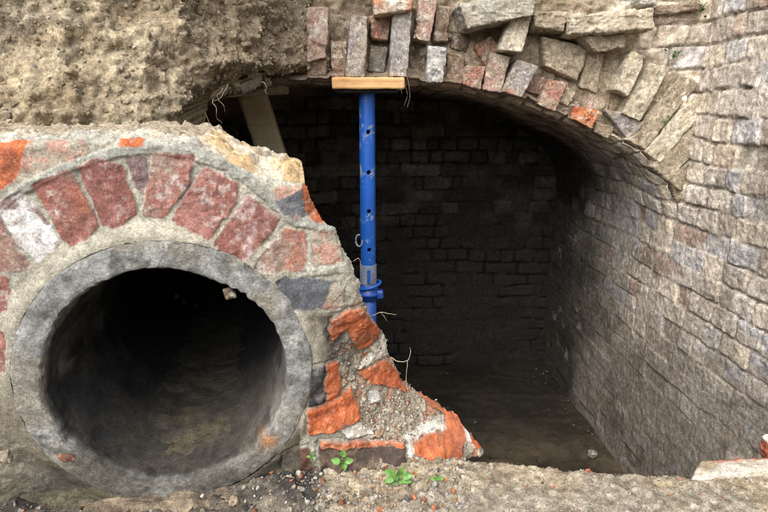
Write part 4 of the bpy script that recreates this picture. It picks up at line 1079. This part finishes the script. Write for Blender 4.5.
for i, (pp, lab) in enumerate([([(396, 78), (404, 82), (408, 95), (404, 106)], 'pale wiry root curving down past the right end of the wooden board'),
                               ([(405, 70), (409, 84), (410, 98), (407, 108)], 'longest wiry root hanging right of the wooden board'),
                               ([(392, 76), (400, 84), (402, 94)], 'short wiry root curled under the right end of the board')]):
    K = np.array([rp(a_, b_, 1.90) for a_, b_ in pp]); t = np.linspace(0, len(K)-1, 20)
    pts = np.stack([np.interp(t, range(len(K)), K[:, j]) for j in range(3)], -1)
    pts = (pts+np.roll(pts, 1, 0)+np.roll(pts, -1, 0))/3; pts[0] = K[0]; pts[-1] = K[-1]
    root(pts, .0013, lab, M_PALEROOT, G2)
for i, (a_, b_, lab) in enumerate([((640, 40), (642, 58), 'root hanging below the left end of the side wall courses'), ((598, 54), (606, 88), 'tangled root draped over the arch bricks in the middle'), ((592, 60), (612, 84), 'second tangled root crossing over the arch bricks')]):
    root(wander(rp(*a_, 1.86), rp(*b_, 1.87), 18, .04, i+13), .0014, lab, M_ROOT, 'roots hanging over the arch bricks')
# the pale twig growing out of the broken wall end
A = wall_pt(391, 357, .11); 
tw = [A, rp(397, 361, A[1]-.01), rp(404, 362, A[1]-.012), rp(409, 360, A[1]-.01), rp(411, 352, A[1]-.005), rp(410, 348, A[1])]
br = [rp(408, 361, A[1]-.011), rp(406, 372, A[1]-.012), rp(406, 388, A[1]-.015), rp(414, 402, A[1]-.02), rp(428, 412, A[1]-.02), rp(443, 420, A[1]-.02)]
def dense(K, n=24, amp=.002, seed=0):
    K = np.asarray(K); t = np.linspace(0, len(K)-1, n)
    p = np.stack([np.interp(t, range(len(K)), K[:, j]) for j in range(3)], -1)
    return p+np.stack([fbm(p+seed, 60, 2, 1100+j) for j in range(3)], -1)*amp
root(dense(tw), .0021, 'pale forked dry root sticking out of the white mortar on the broken wall end', M_PALEROOT, None, [dense(br, 40)])
B_ = wall_pt(371, 316, .06)
root(dense([B_, rp(380, 313, B_[1]), rp(388, 314, B_[1]), rp(397, 315, B_[1])], 16), .0015, 'thin dry root poking from the broken wall in front of the prop foot', M_PALEROOT, None, [dense([rp(380, 313, B_[1]), rp(385, 318, B_[1]), rp(387, 322, B_[1])], 8)])
C_ = wall_pt(353, 262, .0)
root(dense([C_, rp(358, 258, C_[1]-.01), rp(361, 262, C_[1]-.01), rp(362, 270, C_[1]-.01)], 12), .0009, 'hair thin root curling off the wall edge beside the prop collar', M_PALEROOT)
root(dense([on_z(243, 473, 1.01), on_z(258, 470, 1.025), on_z(272, 462, 1.02), on_z(280, 460, 1.01)], 18, .006), .0010, 'grey wispy root on the black mud under the pipe rim', M_PALEROOT)

# ============================================================ plants
def leaf_mesh(base, direc, length, width, up, curl=.3):
    n, mN = 12, 7
    direc = np.asarray(direc, float); direc /= np.linalg.norm(direc); up = np.asarray(up, float); up = up-direc*(up@direc); up /= np.linalg.norm(up)
    side = np.cross(direc, up)
    T, S = np.meshgrid(np.linspace(0, 1, n), np.linspace(-1, 1, mN), indexing='ij')
    wd = width*np.sin(np.pi*np.clip(T, 0, 1)**.75)**.8*.5+.0004
    z = -curl*length*T**2*.6+.18*width*np.abs(S)-.05*width
    V = np.asarray(base)+direc*(T*length)[..., None]+side*(S*wd)[..., None]+up*z[..., None]
    return V.reshape(-1, 3), grid_faces(n, mN)
def leaf(parent, *a, **k):
    V, F = leaf_mesh(*a, **k)
    V2 = V-np.array([0, 0, .0005]); n = len(V)
    return mesh_np('leaf', V, F, M_LEAF, parent)
def seedling(px_, py_, P_, leaves, lab, scale=1.0, seed=0):
    r = np.random.default_rng(seed)
    t = thing('seedling', P_, lab, 'seedling', 'green seedlings sprouting on the ledge')
    top = P_+np.array([0, -.004, .016*scale])
    tube_obj('stem', dense([P_-np.array([0, 0, .006]), P_+np.array([.001, -.002, .008*scale]), top], 8, .0008), .0009, M_LEAF, t, 6)
    for (ang, ln, wd, el) in leaves:
        d = np.array([math.cos(ang), -.35, math.sin(ang)*.9+el])
        d = d/np.linalg.norm(d); b0 = top-np.array([0, 0, .002])+np.array([0, r.uniform(-.006, .006), r.uniform(-.004, .003)])
        b1 = b0+d*ln*scale*.32
        tube_obj('stem', [b0, (b0+b1)/2-np.array([0, 0, .0006]), b1], .0007, M_LEAF, t, 5)
        leaf(t, b1, d+r.normal(size=3)*.12, ln*scale*.78, wd*scale*.85, np.array([r.uniform(-.5, .5), -.8, r.uniform(.2, .9)]), curl=r.uniform(.2, .8))
    return t
S1 = wall_pt(343, 466, -.014)
seedling(343, 466, S1, [(1.5, .020, .012, .1), (.35, .017, .012, .1), (2.7, .018, .012, .1), (-1.4, .020, .013, -.1), (-.4, .013, .010, 0), (3.6, .016, .011, 0)], 'small seedling with rounded leaves against the dark brick course', 1.05, 1)
S2 = on_z(398, 483, 1.0)
seedling(398, 483, S2, [(1.5, .026, .013, .2), (.5, .024, .013, .1), (2.6, .025, .013, .1), (-.2, .022, .013, 0), (3.4, .023, .013, 0), (1.0, .022, .012, .3), (2.1, .022, .012, .2), (-1.2, .018, .013, 0), (4.2, .018, .012, 0)], 'largest bushy seedling with jagged leaves in the gravel', 1.0, 2)
S3_ = on_z(436, 484, 1.0)
seedling(436, 484, S3_, [(1.4, .014, .009, .2), (.3, .012, .008, .1), (2.8, .012, .008, .1), (-1.2, .010, .008, 0)], 'tiny pale seedling below the big orange broken brick', 1.0, 3)
S4 = on_z(47, 487, 1.0)
seedling(47, 487, S4, [(2.4, .018, .009, .1), (.2, .016, .009, .0), (1.6, .012, .008, .1)], 'limp yellowish sprout in the wet dirt left of the pipe', .9, 4)
S5 = wall_pt(312, 462, -.010)
seedling(312, 462, S5, [(1.2, .009, .006, .1), (2.4, .009, .006, .1), (.2, .008, .006, 0)], 'very small sprout in the joint left of the dark brick course', .9, 5)
def weed(px_, py_, n, lab, seed, sc=1.0):
    r = np.random.default_rng(seed); Vs, Fs, off = [], [], 0
    p = on_y(px_, py_, YA-.012)
    for k in range(n):
        b = p+r.normal(size=3)*np.array([.018, .004, .012])*sc
        V, F = leaf_mesh(b, r.normal(size=3)+np.array([0, -1, .2]), r.uniform(.010, .022)*sc, r.uniform(.006, .012)*sc, np.array([0, -.3, 1]), .3)
        Vs.append(V); Fs.append(F+off); off += len(V)
    o = mesh_np('weed', np.concatenate(Vs), np.concatenate(Fs), M_MOSS, None, origin=p); tag(o, lab, 'weed')
weed(698, 6, 22, 'tuft of green weed at the top of the corner above the arch', 1)
weed(674, 54, 16, 'small green tuft growing in the joint midway up the corner', 2, .8)
weed(668, 121, 10, 'tiny green tuft between two long pale arch bricks', 3, .6)

# ============================================================ camera, light
cam = bpy.data.cameras.new('camera'); co = bpy.data.objects.new('camera', cam); COL.objects.link(co)
cam.sensor_width = 36; cam.lens = 36*FOC/768; cam.clip_start = .02; cam.clip_end = 2000
co.location = Vector(CC); co.rotation_euler = (math.pi/2-PITCH, 0, -YAW)
SC.camera = co
EL, AZ = math.radians(46), math.radians(207)          # sun behind the camera, to its left
wd = bpy.data.worlds.new('World'); SC.world = wd; wd.use_nodes = True
nt = wd.node_tree; bg = nt.nodes['Background']
sky = nt.nodes.new('ShaderNodeTexSky'); sky.sky_type = 'NISHITA'; sky.sun_disc = False
sky.sun_elevation = EL; sky.sun_rotation = AZ; sky.dust_density = 3.0; sky.air_density = 1.0
hs_ = nt.nodes.new('ShaderNodeHueSaturation'); hs_.inputs['Saturation'].default_value = .45
nt.links.new(sky.outputs[0], hs_.inputs['Color']); nt.links.new(hs_.outputs[0], bg.inputs['Color'])
bg.inputs['Strength'].default_value = .15
sl_ = bpy.data.lights.new('sun', 'SUN'); sl_.energy = 1.4; sl_.angle = math.radians(75); sl_.color = (1, .985, .96)
so_ = bpy.data.objects.new('sun', sl_); COL.objects.link(so_)
sd = Vector((math.sin(AZ)*math.cos(EL), math.cos(AZ)*math.cos(EL), math.sin(EL)))
so_.rotation_euler = sd.to_track_quat('Z', 'Y').to_euler(); so_.location = (0, -3, 8)
SC.view_settings.view_transform = 'Standard'; SC.view_settings.look = 'None'; SC.view_settings.gamma = 1.0
SC.view_settings.use_curve_mapping = False; SC.view_settings.exposure = 1.25
SC.cycles.filter_width = 1.0; SC.cycles.max_bounces = 8; SC.cycles.diffuse_bounces = 5; SC.cycles.use_denoising = True
